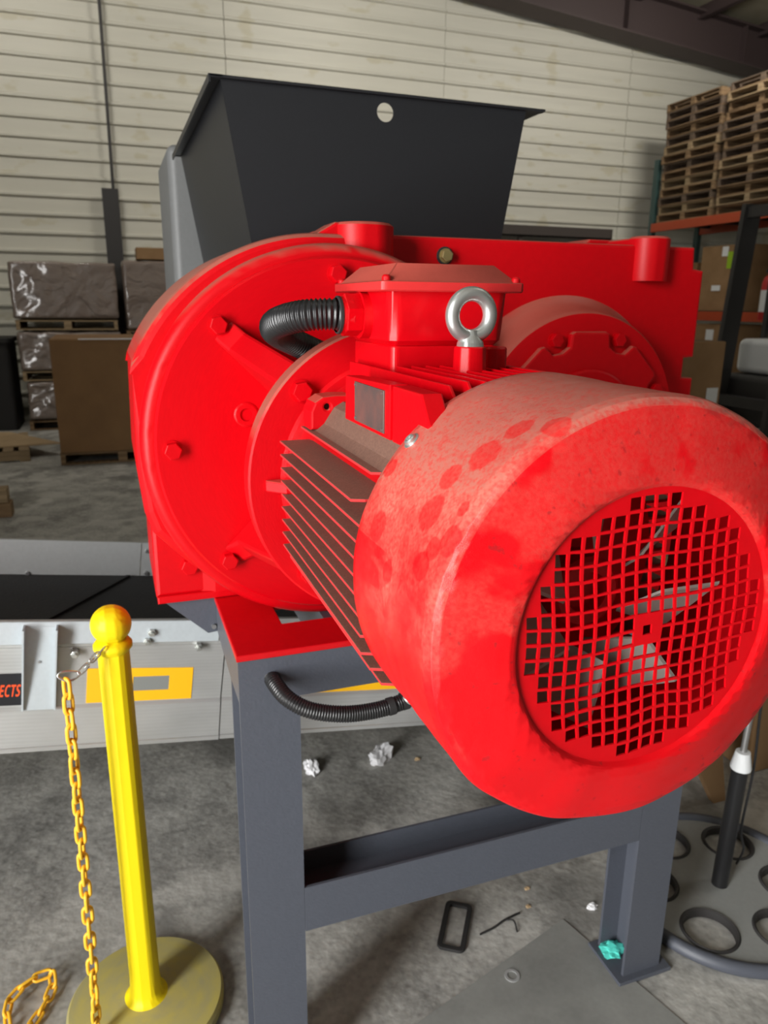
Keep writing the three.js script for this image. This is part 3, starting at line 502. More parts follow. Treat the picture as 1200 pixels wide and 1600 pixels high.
// ---- hopper above the cutting chamber
const hop = thing('feed_hopper', 'large near-black sheet metal feed hopper with a round hole, above the gearbox', 'hopper', [0.65, 1.022, -2.28]);
{
  const zf = -1.80, zb = -2.74, yt = 2.082, yb = 1.36, xl = 0.266, xr = 1.010, bl = 0.385, br = 0.885, t = 0.004;
  const hole = circ(0.642, 2.047, 0.0205, 32);
  part(hop, 'front_panel', boxUV(ext(shp([[xl, yt], [bl, yb], [br, yb], [xr, yt]], [hole]), zf - t, zf)), M.hopper);
  part(hop, 'back_panel', boxUV(ext([[xl, yt], [bl, yb], [br, yb], [xr, yt]], zb, zb + t)), M.hopper);
  part(hop, 'side_panel', boxUV(ext([[xl, yt], [bl, yb], [bl + t, yb], [xl + t, yt]], zb, zf - 0.0005)), M.hopper);
  part(hop, 'side_panel', boxUV(ext([[xr - t, yt], [br - t, yb], [br, yb], [xr, yt]], zb, zf - 0.0005)), M.hopper);
  part(hop, 'rim_flange', rb(xl - 0.024, xr + 0.048, yt - 0.002, yt + 0.004, zf - 0.01, zf + 0.012, 0.0015), M.hopper);
  part(hop, 'rim_flange', boxUV(ext([[xl - 0.026, yt - 0.012], [xl - 0.022, yt - 0.012], [xl - 0.022, yt], [xl + 0.004, yt], [xl + 0.004, yt + 0.004], [xl - 0.026, yt + 0.004]], zb - 0.02, zf + 0.012)), M.hopper);
  part(hop, 'rim_flange', bx(xr, xr + 0.048, yt, yt + 0.004, zb - 0.02, zf - 0.01), M.hopper);
  part(hop, 'rim_flange', bx(xl - 0.024, xr + 0.048, yt, yt + 0.004, zb - 0.024, zb - 0.001), M.hopper);
  part(hop, 'cutting_chamber', [bx(0.37, 0.90, 1.0225, 1.36, -2.74, -1.80), bx(0.36, 1.0, 1.03, 1.74, -1.80, -1.765)], M.hopper);
}
const cab = thing('control_cabinet', 'tall grey cabinet with rounded edges standing behind the hopper', 'cabinet', [0.42, 0, -3.1]);
part(cab, 'cabinet_body', rb(0.232, 0.62, 0.03, 2.14, -3.35, -2.86, 0.03, 4), M.greyLight); part(cab, 'plinth', bx(0.25, 0.60, 0, 0.03, -3.33, -2.88), M.darkSteel);

// ---- black corrugated conduits
const ribbed = (r, pitch, dep) => (s) => r - dep * (0.5 + 0.5 * Math.cos(2 * PI * s / pitch));
{
  const c1 = path([[0.277, 1.606, -0.925], [0.256, 1.607, -0.927], [0.230, 1.605, -0.938], [0.211, 1.599, -0.968], [0.207, 1.590, -1.015], [0.222, 1.578, -1.06], [0.258, 1.562, -1.092], [0.308, 1.540, -1.112], [0.36, 1.51, -1.125]]);
  const t = thing('motor_cable_conduit', 'black corrugated conduit curving out of the motor terminal box', 'conduit', [0.277, 1.606, -0.925]);
  part(t, 'hose', sweep(c1, 340, ribbed(0.0198, 0.0052, 0.0024), 18), M.black);
  part(t, 'hose_end', turn(0, 0, [[0.021, 0], [0.0232, 0.001], [0.0232, 0.004], [0.021, 0.005]], 28, 0.4).rotateY(-PI / 2).translate(0.272, 1.606, -0.925), M.blackMatt);
  const c2 = path([[0.2195, 0.98, -1.19], [0.222, 0.978, -1.165], [0.235, 0.966, -1.135], [0.265, 0.951, -1.113], [0.31, 0.940, -1.102], [0.36, 0.934, -1.100], [0.42, 0.936, -1.103], [0.49, 0.950, -1.115], [0.56, 0.97, -1.145], [0.62, 0.985, -1.19]]);
  const u = thing('beam_cable_conduit', 'black corrugated conduit hanging from a hole in the grey stand beam', 'conduit', [0.2195, 0.98, -1.186]);
  part(u, 'hose', sweep(c2, 420, ribbed(0.0150, 0.0046, 0.0018), 14), M.black);
  for (const x of [0.407, 0.438]) { const p = c2.getPoint(x === 0.407 ? 0.655 : 0.70); part(u, 'tape_band', cyl([p.x - 0.006, p.y - 0.0008, p.z], [p.x + 0.006, p.y + 0.0008, p.z], 0.0158, 0.0158, 20), M.blackMatt); }
}

// ---- inclined conveyor running out under the machine
{
  const A = 7.35 * PI / 180, t = thing('belt_conveyor', 'inclined aluminium belt conveyor with black belt, running out under the shredder', 'conveyor', [-0.31, 0.883, -1.85]);
  t.rotation.z = -A;
  const P = (parent, name, geos, m, label) => { const o = meshOf(join(Array.isArray(geos) ? geos : [geos]), m); o.name = name; if (label) o.userData.label = label; parent.add(o); return o; };
  const x0 = -2.4, xm = 0.545, x1 = 1.78;
  const prof = [[-0.012, 0], [0, 0], [0, -0.060], [-0.006, -0.064], [-0.006, -0.070], [-0.010, -0.074], [-0.010, -0.232], [-0.004, -0.240], [0.014, -0.330], [0.018, -0.332], [0.018, -0.342], [-0.004, -0.342], [-0.016, -0.240], [-0.016, -0.004]];
  P(t, 'side_panel', boxUV(extX(prof, x0, xm)), M.aluBrushed); P(t, 'side_panel', boxUV(extX(prof.map(([z, y]) => [z - 0.003, y]), xm + 0.003, x1)), M.aluBrushed);
  P(t, 'side_lip', boxUV(extX([[-0.001, -0.001], [0.0025, -0.001], [0.0025, -0.059], [-0.001, -0.059]].reverse(), x0, xm - 0.02)), M.aluPaint);
  const far = [[-0.65, 0.01], [-0.638, 0.01], [-0.638, -0.11], [-0.644, -0.33], [-0.656, -0.33], [-0.65, -0.11]].reverse();
  P(t, 'far_panel', boxUV(extX(far, x0, 0.352)), M.alu); P(t, 'far_panel', boxUV(extX(far.map(([z, y]) => [z - 0.002, y]), 0.355, x1)), M.alu);
  for (const [x, y] of [[0.372, -0.018], [0.372, -0.095], [0.012, -0.10]]) P(t, 'panel_bolt', cyl([x, y, -0.64], [x, y, -0.63], 0.0075, 0.006, 10), M.steel);
  const belt = P(t, 'belt', [bx(x0, x1, -0.112, -0.104, -0.636, -0.02), bx(x0, x1, -0.27, -0.262, -0.636, -0.02)], M.belt);
  for (let k = -5; k < 5; k++) { const xc = -0.05 + k * 0.42; kid(belt, 'cleat', ext([[xc, 0.02], [xc + 0.36, 0.62], [xc + 0.372, 0.62], [xc + 0.012, 0.02]], -0.104, -0.096).rotateX(-PI / 2), M.blackMatt); }
  // bracket with two tapering cheeks
  const br = P(t, 'bracket', bx(0.058, 0.135, -0.235, -0.012, -0.009, 0.0035), M.aluPaint);
  for (const x of [0.058, 0.131]) kid(br, 'bracket_cheek', boxUV(extX([[0.003, -0.008], [0.040, -0.008], [0.040, -0.03], [0.010, -0.234], [0.003, -0.234]].reverse(), x, x + 0.004)), M.aluPaint);
  kid(br, 'bracket_bolt', cyl([0.095, -0.105, 0.003], [0.095, -0.105, 0.007], 0.004, 0.003, 10), M.steel);
  for (const [x, y] of [[0.355, -0.032], [0.345, -0.056], [0.475, -0.075], [0.175, -0.086]]) P(t, 'panel_bolt', [boxUV(ext(Array.from({ length: 6 }, (_, i) => [x + 0.0105 * Math.cos(i * PI / 3), y + 0.0105 * Math.sin(i * PI / 3)]), -0.012, 0.010, 0.001)), cyl([x, y, 0.008], [x, y, 0.018], 0.005, 0.005, 10)], M.zinc);
  // lettered plate and the yellow stickers
  const cv = document.createElement('canvas'); cv.width = 512; cv.height = 128; const c = cv.getContext('2d');
  c.fillStyle = '#14151b'; c.fillRect(0, 0, 512, 128); c.fillStyle = '#f0501e'; c.font = 'italic bold 68px sans-serif'; c.textAlign = 'right'; c.textBaseline = 'middle'; c.save(); c.translate(506, 68); c.scale(0.47, 1); c.fillText('ECTS', 0, 0); c.restore();
  const ct = new THREE.CanvasTexture(cv); ct.colorSpace = THREE.SRGBColorSpace;
  const lab = P(t, 'name_label', new THREE.BoxGeometry(0.34, 0.085, 0.002).translate(-0.114, -0.183, -0.0085), [M.blackMatt, M.blackMatt, M.blackMatt, M.blackMatt, null, M.blackMatt].map((m) => m || mat({ color: [1, 1, 1], map: ct, roughness: 0.45 })), 'black label with orange letters ECTS');
  { const g = new THREE.BoxGeometry(0.34, 0.085, 0.002).translate(-0.114, -0.183, -0.0085); lab.geometry = g; }
  for (const sx of [0.205, 0.80]) {
    const yl = P(t, 'yellow_sticker', boxUV(ext(shp([[sx, -0.133], [sx + 0.262, -0.139], [sx + 0.262, -0.229], [sx, -0.229]].reverse(), [[[sx + 0.112, -0.160], [sx + 0.112, -0.200], [sx + 0.202, -0.200], [sx + 0.202, -0.160]].reverse()]), -0.0115, -0.0085)), M.label, 'yellow rectangular sticker with a grey window');
    kid(yl, 'sticker_window', bx(sx + 0.112, sx + 0.202, -0.200, -0.160, -0.011, -0.0092), M.labelGrey);
  }
  // trestles that carry it
  for (const x of [-1.9, 1.62]) for (const z of [-0.05, -0.60]) {
    const yw = 0.883 - x * Math.sin(A) - 0.33, g = bx(-0.02, 0.02, -yw - 0.02, 0, -0.02, 0.02), o = P(t, 'support_leg', g, M.alu);
    o.position.set(x, -0.325, z); o.rotation.z = A;
  }
}

// ---- yellow post with its chain
{
  const bx0 = -0.047, bz0 = -1.497, t = thing('barrier_post', 'bright yellow plastic barrier post with ball top on a round base', 'barrier post', [bx0, 0, bz0]);
  part(t, 'base', turnY(bx0, bz0, [[0.001, 0], [0.172, 0], [0.178, 0.006], [0.178, 0.026], [0.172, 0.034], [0.09, 0.042], [0.001, 0.046]], 72, 0.5), M.baseYellow, 'yellow round base dulled with dirt');
  part(t, 'pole', turnY(bx0, bz0, [[0.050, 0.043], [0.040, 0.050], [0.0355, 0.066], [0.0335, 0.10], [0.0328, 0.30], [0.0322, 0.50], [0.0318, 0.75], [0.0315, 0.925], [0.031, 0.935]], 72, 0.8), M.yellow);
  part(t, 'cap', turnY(bx0, bz0, [[0.031, 0.930], [0.034, 0.934], [0.0385, 0.940], [0.0385, 0.948], [0.034, 0.954], [0.027, 0.957], [0.028, 0.960], ...Array.from({ length: 17 }, (_, i) => { const a = -1.02 + i / 16 * (PI / 2 + 1.02); return [Math.max(0.0005, 0.0400 * Math.cos(a)), 0.9895 + 0.0400 * Math.sin(a)]; })], 40, 0.7), M.yellow);
}
{
  const t = thing('plastic_chain', 'amber plastic link chain hanging beside the yellow post and coiled on the floor', 'chain', [-0.134, 0.919, -1.42]);
  const hw = 0.0085, hl = 0.0125, wire = 0.0039;
  const lp = []; for (let i = 0; i < 8; i++) { const a = i / 7 * PI; lp.push([hw * Math.cos(a), hl + hw * Math.sin(a), 0]); } for (let i = 0; i < 8; i++) { const a = PI + i / 7 * PI; lp.push([hw * Math.cos(a), -hl + hw * Math.sin(a), 0]); }
  const link = join([sweep(new THREE.CatmullRomCurve3(lp.map((p) => V3(...p)), true, 'centripetal'), 28, wire, 8, true)]);
  const pts = []; const add = (...p) => pts.push(V3(...p));
  add(-0.134, 0.917, -1.42); add(-0.138, 0.70, -1.421); add(-0.1435, 0.45, -1.421); add(-0.149, 0.22, -1.42); add(-0.1535, 0.075, -1.419); add(-0.156, 0.02, -1.412); add(-0.20, 0.011, -1.40); add(-0.27, 0.011, -1.42); add(-0.315, 0.012, -1.48); add(-0.352, 0.014, -1.545); add(-0.352, 0.022, -1.60); add(-0.315, 0.028, -1.635); add(-0.268, 0.026, -1.645); add(-0.262, 0.018, -1.612); add(-0.285, 0.013, -1.555); add(-0.315, 0.012, -1.49); add(-0.26, 0.011, -1.455);
  const cv = new THREE.CatmullRomCurve3(pts, false, 'centripetal'), L = cv.getLength(), pitch = 2 * (hl + hw) - 2 * wire - 0.001, n = Math.floor(L / pitch);
  for (let k = 0; k < n; k++) {
    const u = (k + 0.5) * pitch / L, p = cv.getPointAt(u), d = cv.getTangentAt(u), m = new THREE.Mesh(link, M.chain);
    m.name = 'chain_link'; m.castShadow = m.receiveShadow = true;
    m.quaternion.setFromUnitVectors(V3(0, 1, 0), d).multiply(new THREE.Quaternion().setFromAxisAngle(V3(0, 1, 0), (k % 2) * PI / 2 + 0.35 + (p.y < 0.06 ? 0.5 : 0)));
    m.position.copy(p).sub(t.position); t.add(m);
  }
  // silver snap links that hang it from the post
  const hk = path([[-0.134, 0.917, -1.42], [-0.148, 0.928, -1.42], [-0.140, 0.935, -1.423], [-0.115, 0.927, -1.432], [-0.110, 0.921, -1.43], [-0.122, 0.915, -1.424]], true);
  part(t, 'snap_hook', sweep(hk, 40, 0.0022, 8, true), M.zinc, 'silver wire snap hook');
  const small = join([sweep(new THREE.CatmullRomCurve3(lp.map(([x, y]) => V3(x * 0.55, y * 0.62, 0)), true, 'centripetal'), 24, 0.0016, 8, true)]);
  for (let k = 0; k < 4; k++) { const m = new THREE.Mesh(small, M.zinc), a = V3(-0.108, 0.925, -1.432), b = V3(-0.064, 0.955, -1.462), p = a.clone().lerp(b, (k + 0.5) / 4); m.name = 'hook_link'; m.castShadow = m.receiveShadow = true; m.quaternion.setFromUnitVectors(V3(0, 1, 0), b.clone().sub(a).normalize()).multiply(new THREE.Quaternion().setFromAxisAngle(V3(0, 1, 0), (k % 2) * PI / 2)); m.position.copy(p).sub(t.position); t.add(m); }
}

// ---- things lying on the floor
single('floor_mat', boxUV(extY([[0.30, -1.17], [1.035, -1.398], [1.14, -1.02], [1.10, -0.3], [0.15, -0.3]], 0.0, 0.004)), M.mat, 'flat dark grey rubber mat under the stand leg', 'mat', [0.7, 0, -0.8]);
{
  const rrect = (w, d, r) => roundRect(0, 0, w, d, r);
  const o = single('rubber_gasket', boxUV(extY(rrect(0.074, 0.165, 0.016), 0, 0.009, 0.002, [rrect(0.052, 0.143, 0.008)])), M.blackMatt, 'black rectangular rubber gasket lying on the concrete', 'gasket', [0, 0, 0]);
  o.position.set(0.745, 0.001, -1.472); o.rotation.y = -0.62 + 0.03;
  const crumple = (r, sx, sy, sz, s) => { let g = mergeVertices(new THREE.IcosahedronGeometry(r, 3).deleteAttribute('normal').deleteAttribute('uv')); const p = g.attributes.position; for (let i = 0; i < p.count; i++) { const x = p.getX(i), y = p.getY(i), z = p.getZ(i), k = 0.25 + 1.5 * fbm(x / r * 2.6 + 9, y / r * 2.6 + z / r * 2.1 + 5, s, 3); p.setXYZ(i, x * k * sx, Math.max(-r * 0.3 * sy, y * k * sy), z * k * sz); } g.translate(0, r * 0.3 * sy, 0); return toCreasedNormals(g, 0.15); };
  single('crumpled_paper', crumple(0.05, 1.1, 0.7, 0.6, 3).rotateY(0.7).translate(0.815, 0, -2.27), M.paper, 'crumpled white paper scrap on the floor behind the stand', 'paper', [0.815, 0, -2.27]);
  single('film_scrap', crumple(0.028, 0.8, 0.9, 1.4, 5).translate(0.552, 0, -2.29), M.paper, 'small twisted clear film scrap on the floor', 'scrap', [0.552, 0, -2.29]);
  single('cloth_scrap', crumple(0.024, 1.35, 0.55, 1.0, 17).translate(1.095, 0.0125, -1.262), M.teal, 'crumpled turquoise scrap on the stand foot plate', 'scrap', [1.098, 0.012, -1.262]);
  single('white_chip', crumple(0.011, 1.3, 0.7, 0.8, 8).translate(1.137, 0, -1.41), M.paper, 'tiny white chip on the concrete near the stand leg', 'scrap', [1.137, 0, -1.41]);
  for (const [x, z, q] of [[1.06, -1.60, 0.007], [1.0, -1.53, 0.006], [0.94, -2.22, 0.009], [0.97, -1.47, 0.006], [1.18, -1.62, 0.006]]) single('debris_crumb', crumple(q, 1.1, 0.7, 0.9, 11 + x * 7).translate(x, 0, z), M.cardPale, 'tiny pale crumb of debris on the concrete', 'debris', [x, 0, z], 'crumbs on the concrete');
}
single('wire_twig', [sweep(path([[0.797, 0.004, -1.426], [0.84, 0.006, -1.432], [0.884, 0.008, -1.445], [0.934, 0.004, -1.456]]), 30, 0.0028, 6), sweep(path([[0.884, 0.006, -1.445], [0.90, 0.012, -1.43], [0.895, 0.004, -1.401]]), 16, 0.0025, 6)], M.blackMatt, 'thin dark forked twig lying near the edge of the mat', 'twig', [0.86, 0, -1.43]);
single('steel_washer', turnY(0.815, -1.285, [[0.012, 0.0042], [0.012, 0.006], [0.019, 0.006], [0.019, 0.0042], [0.012, 0.0042]], 32, 0.3), M.alu, 'pale flat washer lying on the dark mat', 'washer', [0.815, 0.004, -1.285]);
{ // pedestal with a round spoked base and black tube
  const cx = 1.52, cz = -1.345, t = thing('pedestal_stand', 'black tube on a round grey base with open holes, beside the machine stand', 'pedestal', [cx, 0, cz]);
  const holes = Array.from({ length: 6 }, (_, k) => { const a = 0.35 + k * PI / 3; return circ(cx + 0.195 * Math.cos(a), cz + 0.195 * Math.sin(a), 0.07, 28); });
  part(t, 'base_plate', boxUV(extY(circ(cx, cz, 0.285, 72), 0.012, 0.024, 0.003, holes)), mat({ color: [0.30, 0.31, 0.30], roughness: 0.6, map: grain }));
  for (let k = 0; k < 6; k++) { const a = 0.35 + k * PI / 3; part(t, 'hole_lip', turnY(cx + 0.195 * Math.cos(a), cz + 0.195 * Math.sin(a), [[0.066, 0.004], [0.066, 0.026], [0.072, 0.030], [0.076, 0.026], [0.076, 0.004]], 40, 0.4), M.darkSteel); }
  part(t, 'base_rim', new THREE.TorusGeometry(0.29, 0.018, 14, 96).rotateX(PI / 2).translate(cx, 0.019, cz), M.grey);
  part(t, 'tube', [cyl([cx, 0.02, cz], [cx + 0.012, 0.405, cz - 0.002], 0.022, 0.022, 24)], M.black);
  part(t, 'collar', turnY(cx + 0.014, cz - 0.002, [[0.027, 0.400], [0.028, 0.405], [0.019, 0.452], [0.001, 0.454]], 28, 0.4), M.white, 'white plastic collar');
  part(t, 'rod', cyl([cx + 0.014, 0.45, cz - 0.002], [cx + 0.035, 1.0, cz], 0.0085, 0.0085, 16), M.steel);
  part(t, 'cord', sweep(path([[cx + 0.03, 0.9, cz + 0.012], [cx + 0.035, 0.6, cz + 0.012], [cx + 0.048, 0.40, cz + 0.01], [cx + 0.05, 0.20, cz], [cx + 0.095, 0.10, cz - 0.02], [cx + 0.10, 0.03, cz - 0.04]]), 60, 0.0035, 8), M.black);
}
{
  const carton = (name, label, x0, x1, y1, z0, z1, m, extra, group, y0 = 0) => { const t = thing(name, label, 'box', [(x0 + x1) / 2, y0, (z0 + z1) / 2], group); part(t, 'carton_body', rb(x0, x1, y0, y1, z0, z1, 0.008), m); if (extra) extra(t); return t; };
  // by the pedestal
  const tb = carton('cardboard_box', 'open brown cardboard box on the floor behind the black pedestal', 2.03, 2.63, 0.42, -2.3, -1.75, M.cardboard, (t) => { part(t, 'flap', ext([[0, 0], [0.40, 0], [0.40, 0.008], [0, 0.008]], 0, 0.5).rotateZ(2.15).translate(2.04, 0.42, -2.27), M.cardboard); });
  single('leaning_board', boxUV(ext([[1.795, 0], [1.845, 0], [1.80, 0.20], [1.70, 0.54], [1.58, 0.54], [1.705, 0.16]], -1.685, -1.66)), M.cardboard, 'narrow brown board leaning behind the machine stand leg', 'board', [1.82, 0, -1.67]);
  // back left: bin box on a pallet
  const gb = thing('bulk_box', 'tall dark brown cardboard bulk box standing on a wooden pallet', 'box', [0.02, 0, -8.65]);
  part(gb, 'carton_body', rb(-0.57, 0.62, 0.125, 1.26, -9.2, -8.1, 0.012), M.cardDark);
  part(gb, 'top_flap', bx(-0.30, 0.60, 1.255, 1.262, -8.10, -8.04), M.paper);
}
// ---- pallets
const gDeck = boxUV(new THREE.BoxGeometry(0.10, 0.017, 1.2)), gStr = boxUV(new THREE.BoxGeometry(1.0, 0.088, 0.045)), gStrN = boxUV(new THREE.BoxGeometry(1.0, 0.088, 0.09));
function makePallet(k) {
  const g = new THREE.Group(), add = (n, geo, x, y, z, m) => { const o = meshOf(geo, WOODS[m % 3]); o.name = n; o.position.set(x, y, z); g.add(o); };
  for (const z of [-0.575, 0, 0.575]) add('stringer', z ? gStr : gStrN, 0, 0.061, z, k);
  for (let i = 0; i < 7; i++) add('deck_board', gDeck, -0.45 + i * 0.15, 0.1135, 0, k + (i === 3 ? 1 : 0));
  for (const x of [-0.45, 0, 0.45]) add('bottom_board', gDeck, x, 0.0085, 0, k + 2 * (k % 2));
  return g;
}
const protoP = [0, 1, 2].map(makePallet);
let pn = 0;
function placePallet(x, y, z, turn, kind, label, group) { const p = protoP[kind].clone(); p.name = numbered('wooden_pallet'); p.position.set(x, y, z); p.rotation.y = turn; p.userData = { label, category: 'pallet', group }; scene.add(p); pn++; return p; }
placePallet(0.02, 0, -8.62, PI / 2, 0, 'wooden pallet under the dark brown bulk box', undefined);
const ORD = ['lowest', 'second', 'third', 'fourth', 'fifth', 'sixth', 'seventh', 'eighth', 'ninth', 'tenth', 'eleventh', 'twelfth', 'thirteenth', 'topmost'];
for (let s = 0; s < 2; s++) for (let k = 0; k < 14; k++) {
  const z = -10.42 + s * 1.32, stack = ['the empty pallet stack nearest the ribbed wall', 'the second empty pallet stack from the wall'][s];
  placePallet(9.26 + rr(-0.025, 0.025), 2.956 + k * 0.1285, z + rr(-0.025, 0.025), rr(-0.015, 0.015), [0, 2, 1, 0, 2, 0, 1, 0, 2, 1, 0, 1, 1, 0][(k + s * 3) % 14], `${ORD[k]} wooden pallet ${k && k < 13 ? 'up ' : ''}in ${stack}`, ['empty pallets stacked nearest the wall', 'empty pallets in the second stack'][s]);
}
{ // pallet racking along the right
  const t = thing('pallet_rack', 'pallet rack with green uprights and orange beams against the ribbed wall', 'rack', [9.25, 0, -9.6]);
  for (const z of [-11.2, -7.2]) for (const x of [8.75, 9.72]) part(t, 'upright', bx(x, x + 0.08, 0, 3.95, z, z + 0.1), M.rackGreen);
  for (const y of [2.955, 1.55]) for (const x of [8.72, 9.74]) part(t, 'beam', rb(x, x + 0.05, y - 0.135, y, -11.1, -7.2, 0.006), M.orange);
  for (const y of [2.955, 1.55]) for (let k = 0; k < 6; k++) part(t, 'deck_bar', bx(8.77, 9.74, y - 0.05, y - 0.005, -10.9 + k * 0.68, -10.84 + k * 0.68), M.darkSteel);
}
{
  const cart = (label, x0, x1, y0, y1, z0, z1, m, name = 'stacked_carton') => { const t = thing(name, label, 'box', [(x0 + x1) / 2, y0, (z0 + z1) / 2], 'cartons stored in the pallet rack'); part(t, 'carton_body', rb(x0, x1, y0, y1, z0, z1, 0.01), m); return t; };
  const a = cart('tall film wrapped carton with a lime green label on the middle rack level', 8.84, 9.66, 1.56, 2.52, -9.95, -9.05, M.cardboard);
  part(a, 'green_label', bx(8.834, 8.838, 2.18, 2.42, -9.40, -9.26), mat({ color: [0.30, 0.50, 0.01], roughness: 0.5 }), 'lime green label');
  part(a, 'white_label', bx(8.834, 8.838, 2.36, 2.50, -9.52, -9.40), M.white); part(a, 'white_label', bx(8.834, 8.838, 1.86, 1.94, -9.66, -9.48), M.white);
  cart('dark carton in the middle rack level next to the wall', 8.9, 9.6, 1.56, 2.3, -10.95, -10.1, M.cardDark);
  const b = cart('wrapped carton stack standing on the floor under the orange rack beam', 8.84, 9.66, 0.0, 1.36, -10.0, -9.1, M.cardboard);
  part(b, 'white_label', bx(8.834, 8.838, 1.12, 1.28, -9.66, -9.50), M.white);
  const c = thing('tall_carton', 'tall plain tan carton standing behind the right end of the gearbox', 'box', [4.35, 0, -4.7]);
  part(c, 'carton_body', rb(4.02, 4.56, 0, 1.36, -5.25, -4.75, 0.01), M.cardboard); part(c, 'white_label', bx(4.42, 4.53, 0.86, 1.0, -4.749, -4.744), M.white);
}
{ // forklift parked before the rack
  const t = thing('forklift', 'forklift with black mast and pale body parked before the pallet rack', 'forklift', [7.6, 0, -7]);
  for (const z of [-7.18, -6.32]) part(t, 'mast_rail', ext([[6.70, 0.08], [6.94, 0.08], [7.13, 2.75], [6.89, 2.75]], z - 0.03, z + 0.03), M.darkSteel);
  for (const y of [0.5, 2.6]) part(t, 'mast_crossbar', bx(6.76 + y * 0.06, 6.84 + y * 0.06, y, y + 0.12, -7.15, -6.35), M.darkSteel);
  for (const z of [-7.08, -6.70]) part(t, 'fork', bx(5.75, 6.78, 0.06, 0.10, z - 0.05, z + 0.05), M.darkSteel);
  part(t, 'chassis', rb(7.0, 8.6, 0.25, 0.85, -7.35, -6.4, 0.08, 4), M.darkSteel);
  part(t, 'engine_hood', rb(7.12, 8.5, 0.86, 1.26, -7.25, -6.5, 0.08, 4), M.white);
  part(t, 'seat', [rb(7.5, 8.0, 1.26, 1.40, -7.1, -6.65, 0.05, 3), rb(7.95, 8.1, 1.3, 1.85, -7.1, -6.65, 0.05, 3)], M.blackMatt);
  for (const z of [-7.3, -6.45]) for (const x of [7.55, 8.45]) part(t, 'guard_post', bx(x, x + 0.06, 0.85, 2.3, z - 0.03, z + 0.03), M.darkSteel);
  part(t, 'overhead_guard', [bx(7.5, 8.5, 2.28, 2.33, -7.33, -7.27), bx(7.5, 8.5, 2.28, 2.33, -6.48, -6.42), ...Array.from({ length: 6 }, (_, k) => bx(7.55 + k * 0.18, 7.59 + k * 0.18, 2.285, 2.325, -7.3, -6.45))], M.darkSteel);
  for (const z of [-7.42, -6.33]) for (const x of [7.2, 8.35]) part(t, 'wheel', cyl([x, 0.28, z - 0.09], [x, 0.28, z + 0.09], 0.28, 0.28, 32), M.blackMatt);
}
{ // low steel shelving by the back wall
  const t = thing('wall_shelving', 'low brown steel shelving standing along the ribbed wall', 'shelving', [6.0, 0, -10.9]);
  part(t, 'top_tray', [bx(4.3, 7.54, 2.62, 2.775, -10.52, -10.5), bx(4.3, 7.54, 2.62, 2.64, -11.4, -10.5), bx(7.52, 7.54, 2.62, 2.775, -11.4, -10.5), bx(4.3, 4.32, 2.62, 2.775, -11.4, -10.5), bx(4.3, 7.54, 2.62, 2.775, -11.4, -11.38)], M.brownSteel);
  for (const x of [4.3, 5.9, 7.47]) for (const z of [-11.38, -10.58]) part(t, 'post', bx(x, x + 0.06, 0, 2.62, z, z + 0.06), M.brownSteel);
  part(t, 'shelf', bx(4.36, 7.47, 1.5, 1.54, -11.38, -10.52), M.brownSteel);
}
// wrapped pallet loads at the back
function filmLoad(x0, x1, y0, y1, z0, z1, s) {
  const g = new RoundedBoxGeometry(x1 - x0, y1 - y0, z1 - z0, 4, 0.03);
  const bg = new THREE.BoxGeometry(x1 - x0, y1 - y0, z1 - z0, 40, 26, 16), p = bg.attributes.position, hx = (x1 - x0) / 2, hy = (y1 - y0) / 2, hz = (z1 - z0) / 2;
  for (let i = 0; i < p.count; i++) {
    const x = p.getX(i), y = p.getY(i), z = p.getZ(i), q = 0.016 * (fbm(x * 4 + z * 4 + y * 1.5 + 3, y * 5 - x * 2, s, 4) - 0.5) * 2 ;
    const r = 0.03, ex = Math.max(0, Math.abs(x) - hx + r) / r, ey = Math.max(0, Math.abs(y) - hy + r) / r, ez = Math.max(0, Math.abs(z) - hz + r) / r, e = Math.max(0, Math.hypot(ex, ey, ez) - 1) * r;
    p.setXYZ(i, x + Math.sign(x) * (Math.abs(x) > hx - 1e-4 ? q : 0) - Math.sign(x) * ex * e * 0.7, y - Math.sign(y) * ey * e * 0.7 + (y > hy - 1e-4 ? q : 0), z + Math.sign(z) * (Math.abs(z) > hz - 1e-4 ? q : 0) - Math.sign(z) * ez * e * 0.7);
  }
  const m = mergeVertices(bg.deleteAttribute('normal').deleteAttribute('uv')); m.computeVertexNormals();
  return boxUV(m).translate((x0 + x1) / 2, (y0 + y1) / 2, (z0 + z1) / 2);
}
for (const [lab, x0, x1, y0, y1, z0, z1, pl] of [
  ['film wrapped pallet load at the floor, below two more wrapped loads', -1.06, 0.12, 0.14, 0.62, -11.6, -10.5, [0, 0]],
  ['film wrapped load in the middle of the left wrapped stack', -1.10, 0.13, 0.76, 1.24, -11.6, -10.5, [0.632, 2]],
  ['glossy film wrapped load on top of the left wrapped stack', -1.12, 0.13, 1.40, 2.085, -11.6, -10.5, [1.262, 2]],
  ['film wrapped pallet load at the floor right of the steel column', 0.21, 1.42, 0.14, 1.10, -11.6, -10.55, [0, 0]],
  ['glossy film wrapped load on top of the stack right of the steel column', 0.21, 1.40, 1.26, 2.13, -11.6, -10.55, [1.13, 0]]]) {
  const t = thing('wrapped_load', lab, 'wrapped load', [(x0 + x1) / 2, y0, (z0 + z1) / 2], 'film wrapped loads along the back wall');
  part(t, 'film_wrap', filmLoad(x0, x1, y0, y1, z0, z1, 200 + Math.round(y0 * 10 + x0 * 7)), M.film);
  placePallet((x0 + x1) / 2, pl[0], (z0 + z1) / 2 + 0.04, PI / 2, pl[1], `wooden pallet carrying the ${lab}`.split(' ').slice(0, 15).join(' '));
}
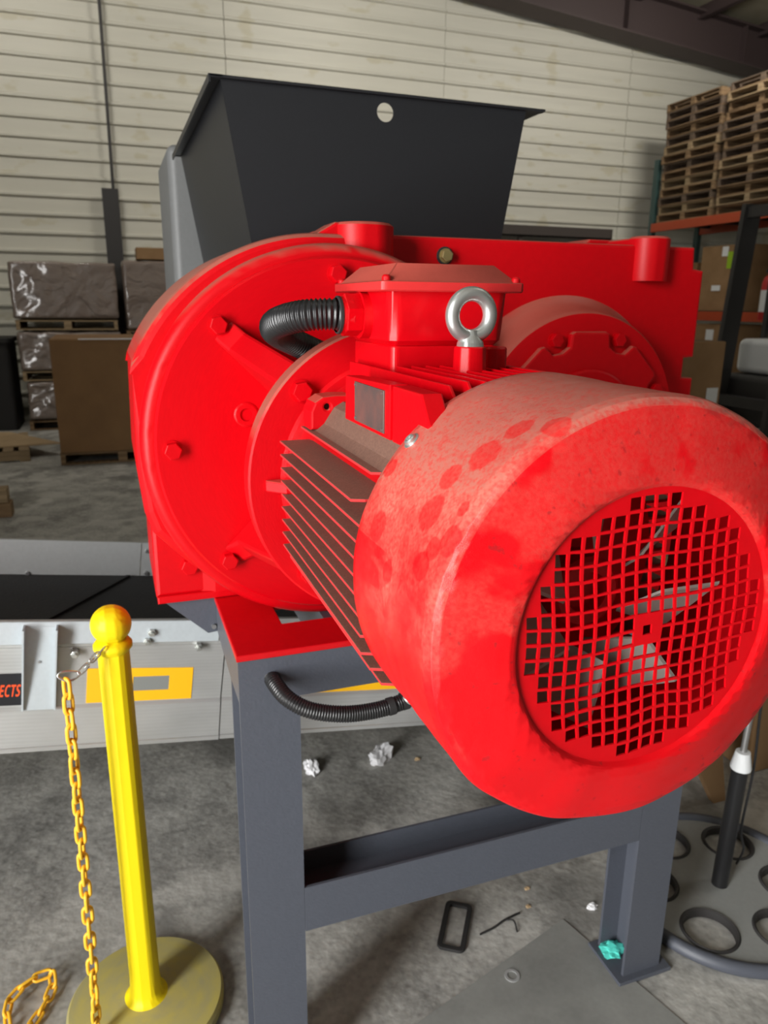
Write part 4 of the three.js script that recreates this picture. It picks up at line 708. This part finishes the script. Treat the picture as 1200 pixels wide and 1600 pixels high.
single('small_carton', rb(0.40, 0.98, 2.145, 2.29, -11.0, -10.6, 0.008), M.cardboard, 'small flat tan carton on top of the wrapped load right of the column', 'box', [0.69, 2.145, -10.8]);
{
  const t = thing('dark_bin', 'black plastic bin standing left of the wrapped stack', 'bin', [-1.6, 0, -11.0]);
  part(t, 'bin_body', extY(roundRect(-1.62, -11.0, 0.82, 0.8, 0.06), 0.0, 1.12, 0.01), M.blackMatt); part(t, 'bin_rim', extY(roundRect(-1.62, -11.0, 0.88, 0.86, 0.08), 1.10, 1.16, 0.01), M.blackMatt);
  placePallet(-1.45, 0, -9.0, 0.1, 2, 'wooden pallet lying flat under the loose cardboard sheet', undefined);
  single('loose_cardboard', boxUV(extY([[-2.3, -9.75], [-1.2, -9.6], [-0.60, -8.70], [-1.2, -8.62], [-2.3, -8.60]], 0.125, 0.14)), M.cardPale, 'pale loose cardboard sheet lying on a pallet on the floor', 'sheet', [-1.5, 0.13, -9.1]);
  const w = thing('timber_block', 'short tan timber block at the edge of the dark floor', 'timber', [-1.2, 0, -6.3]);
  part(w, 'block', rb(-1.5, -0.83, 0.0, 0.11, -6.35, -6.2, 0.006), WOODS[0]); part(w, 'block', rb(-1.5, -0.85, 0.11, 0.22, -6.36, -6.22, 0.006), WOODS[2]);
}
{ // extinguisher on the rack
  const x = 8.62, z = -8.35, t = thing('fire_extinguisher', 'red and white fire extinguisher hung on the rack front', 'extinguisher', [x, 1.45, z]);
  part(t, 'cylinder', turnY(x, z, [[0.001, 1.45], [0.08, 1.45], [0.085, 1.46], [0.085, 1.95], [0.06, 2.02], [0.025, 2.05], [0.025, 2.08], [0.001, 2.08]], 28, 0.5), mat({ color: [0.45, 0.01, 0.01], roughness: 0.35 }));
  part(t, 'label_band', turnY(x, z, [[0.0856, 1.56], [0.0862, 1.56], [0.0862, 1.85], [0.0856, 1.85]], 28, 0.5), M.white); part(t, 'valve', bx(x - 0.06, x + 0.02, 2.08, 2.13, z - 0.015, z + 0.015), M.blackMatt);
  part(t, 'hook', bx(x, 8.72, 1.9, 1.93, z - 0.01, z + 0.01), M.darkSteel);
}
renderer.render(scene, camera);
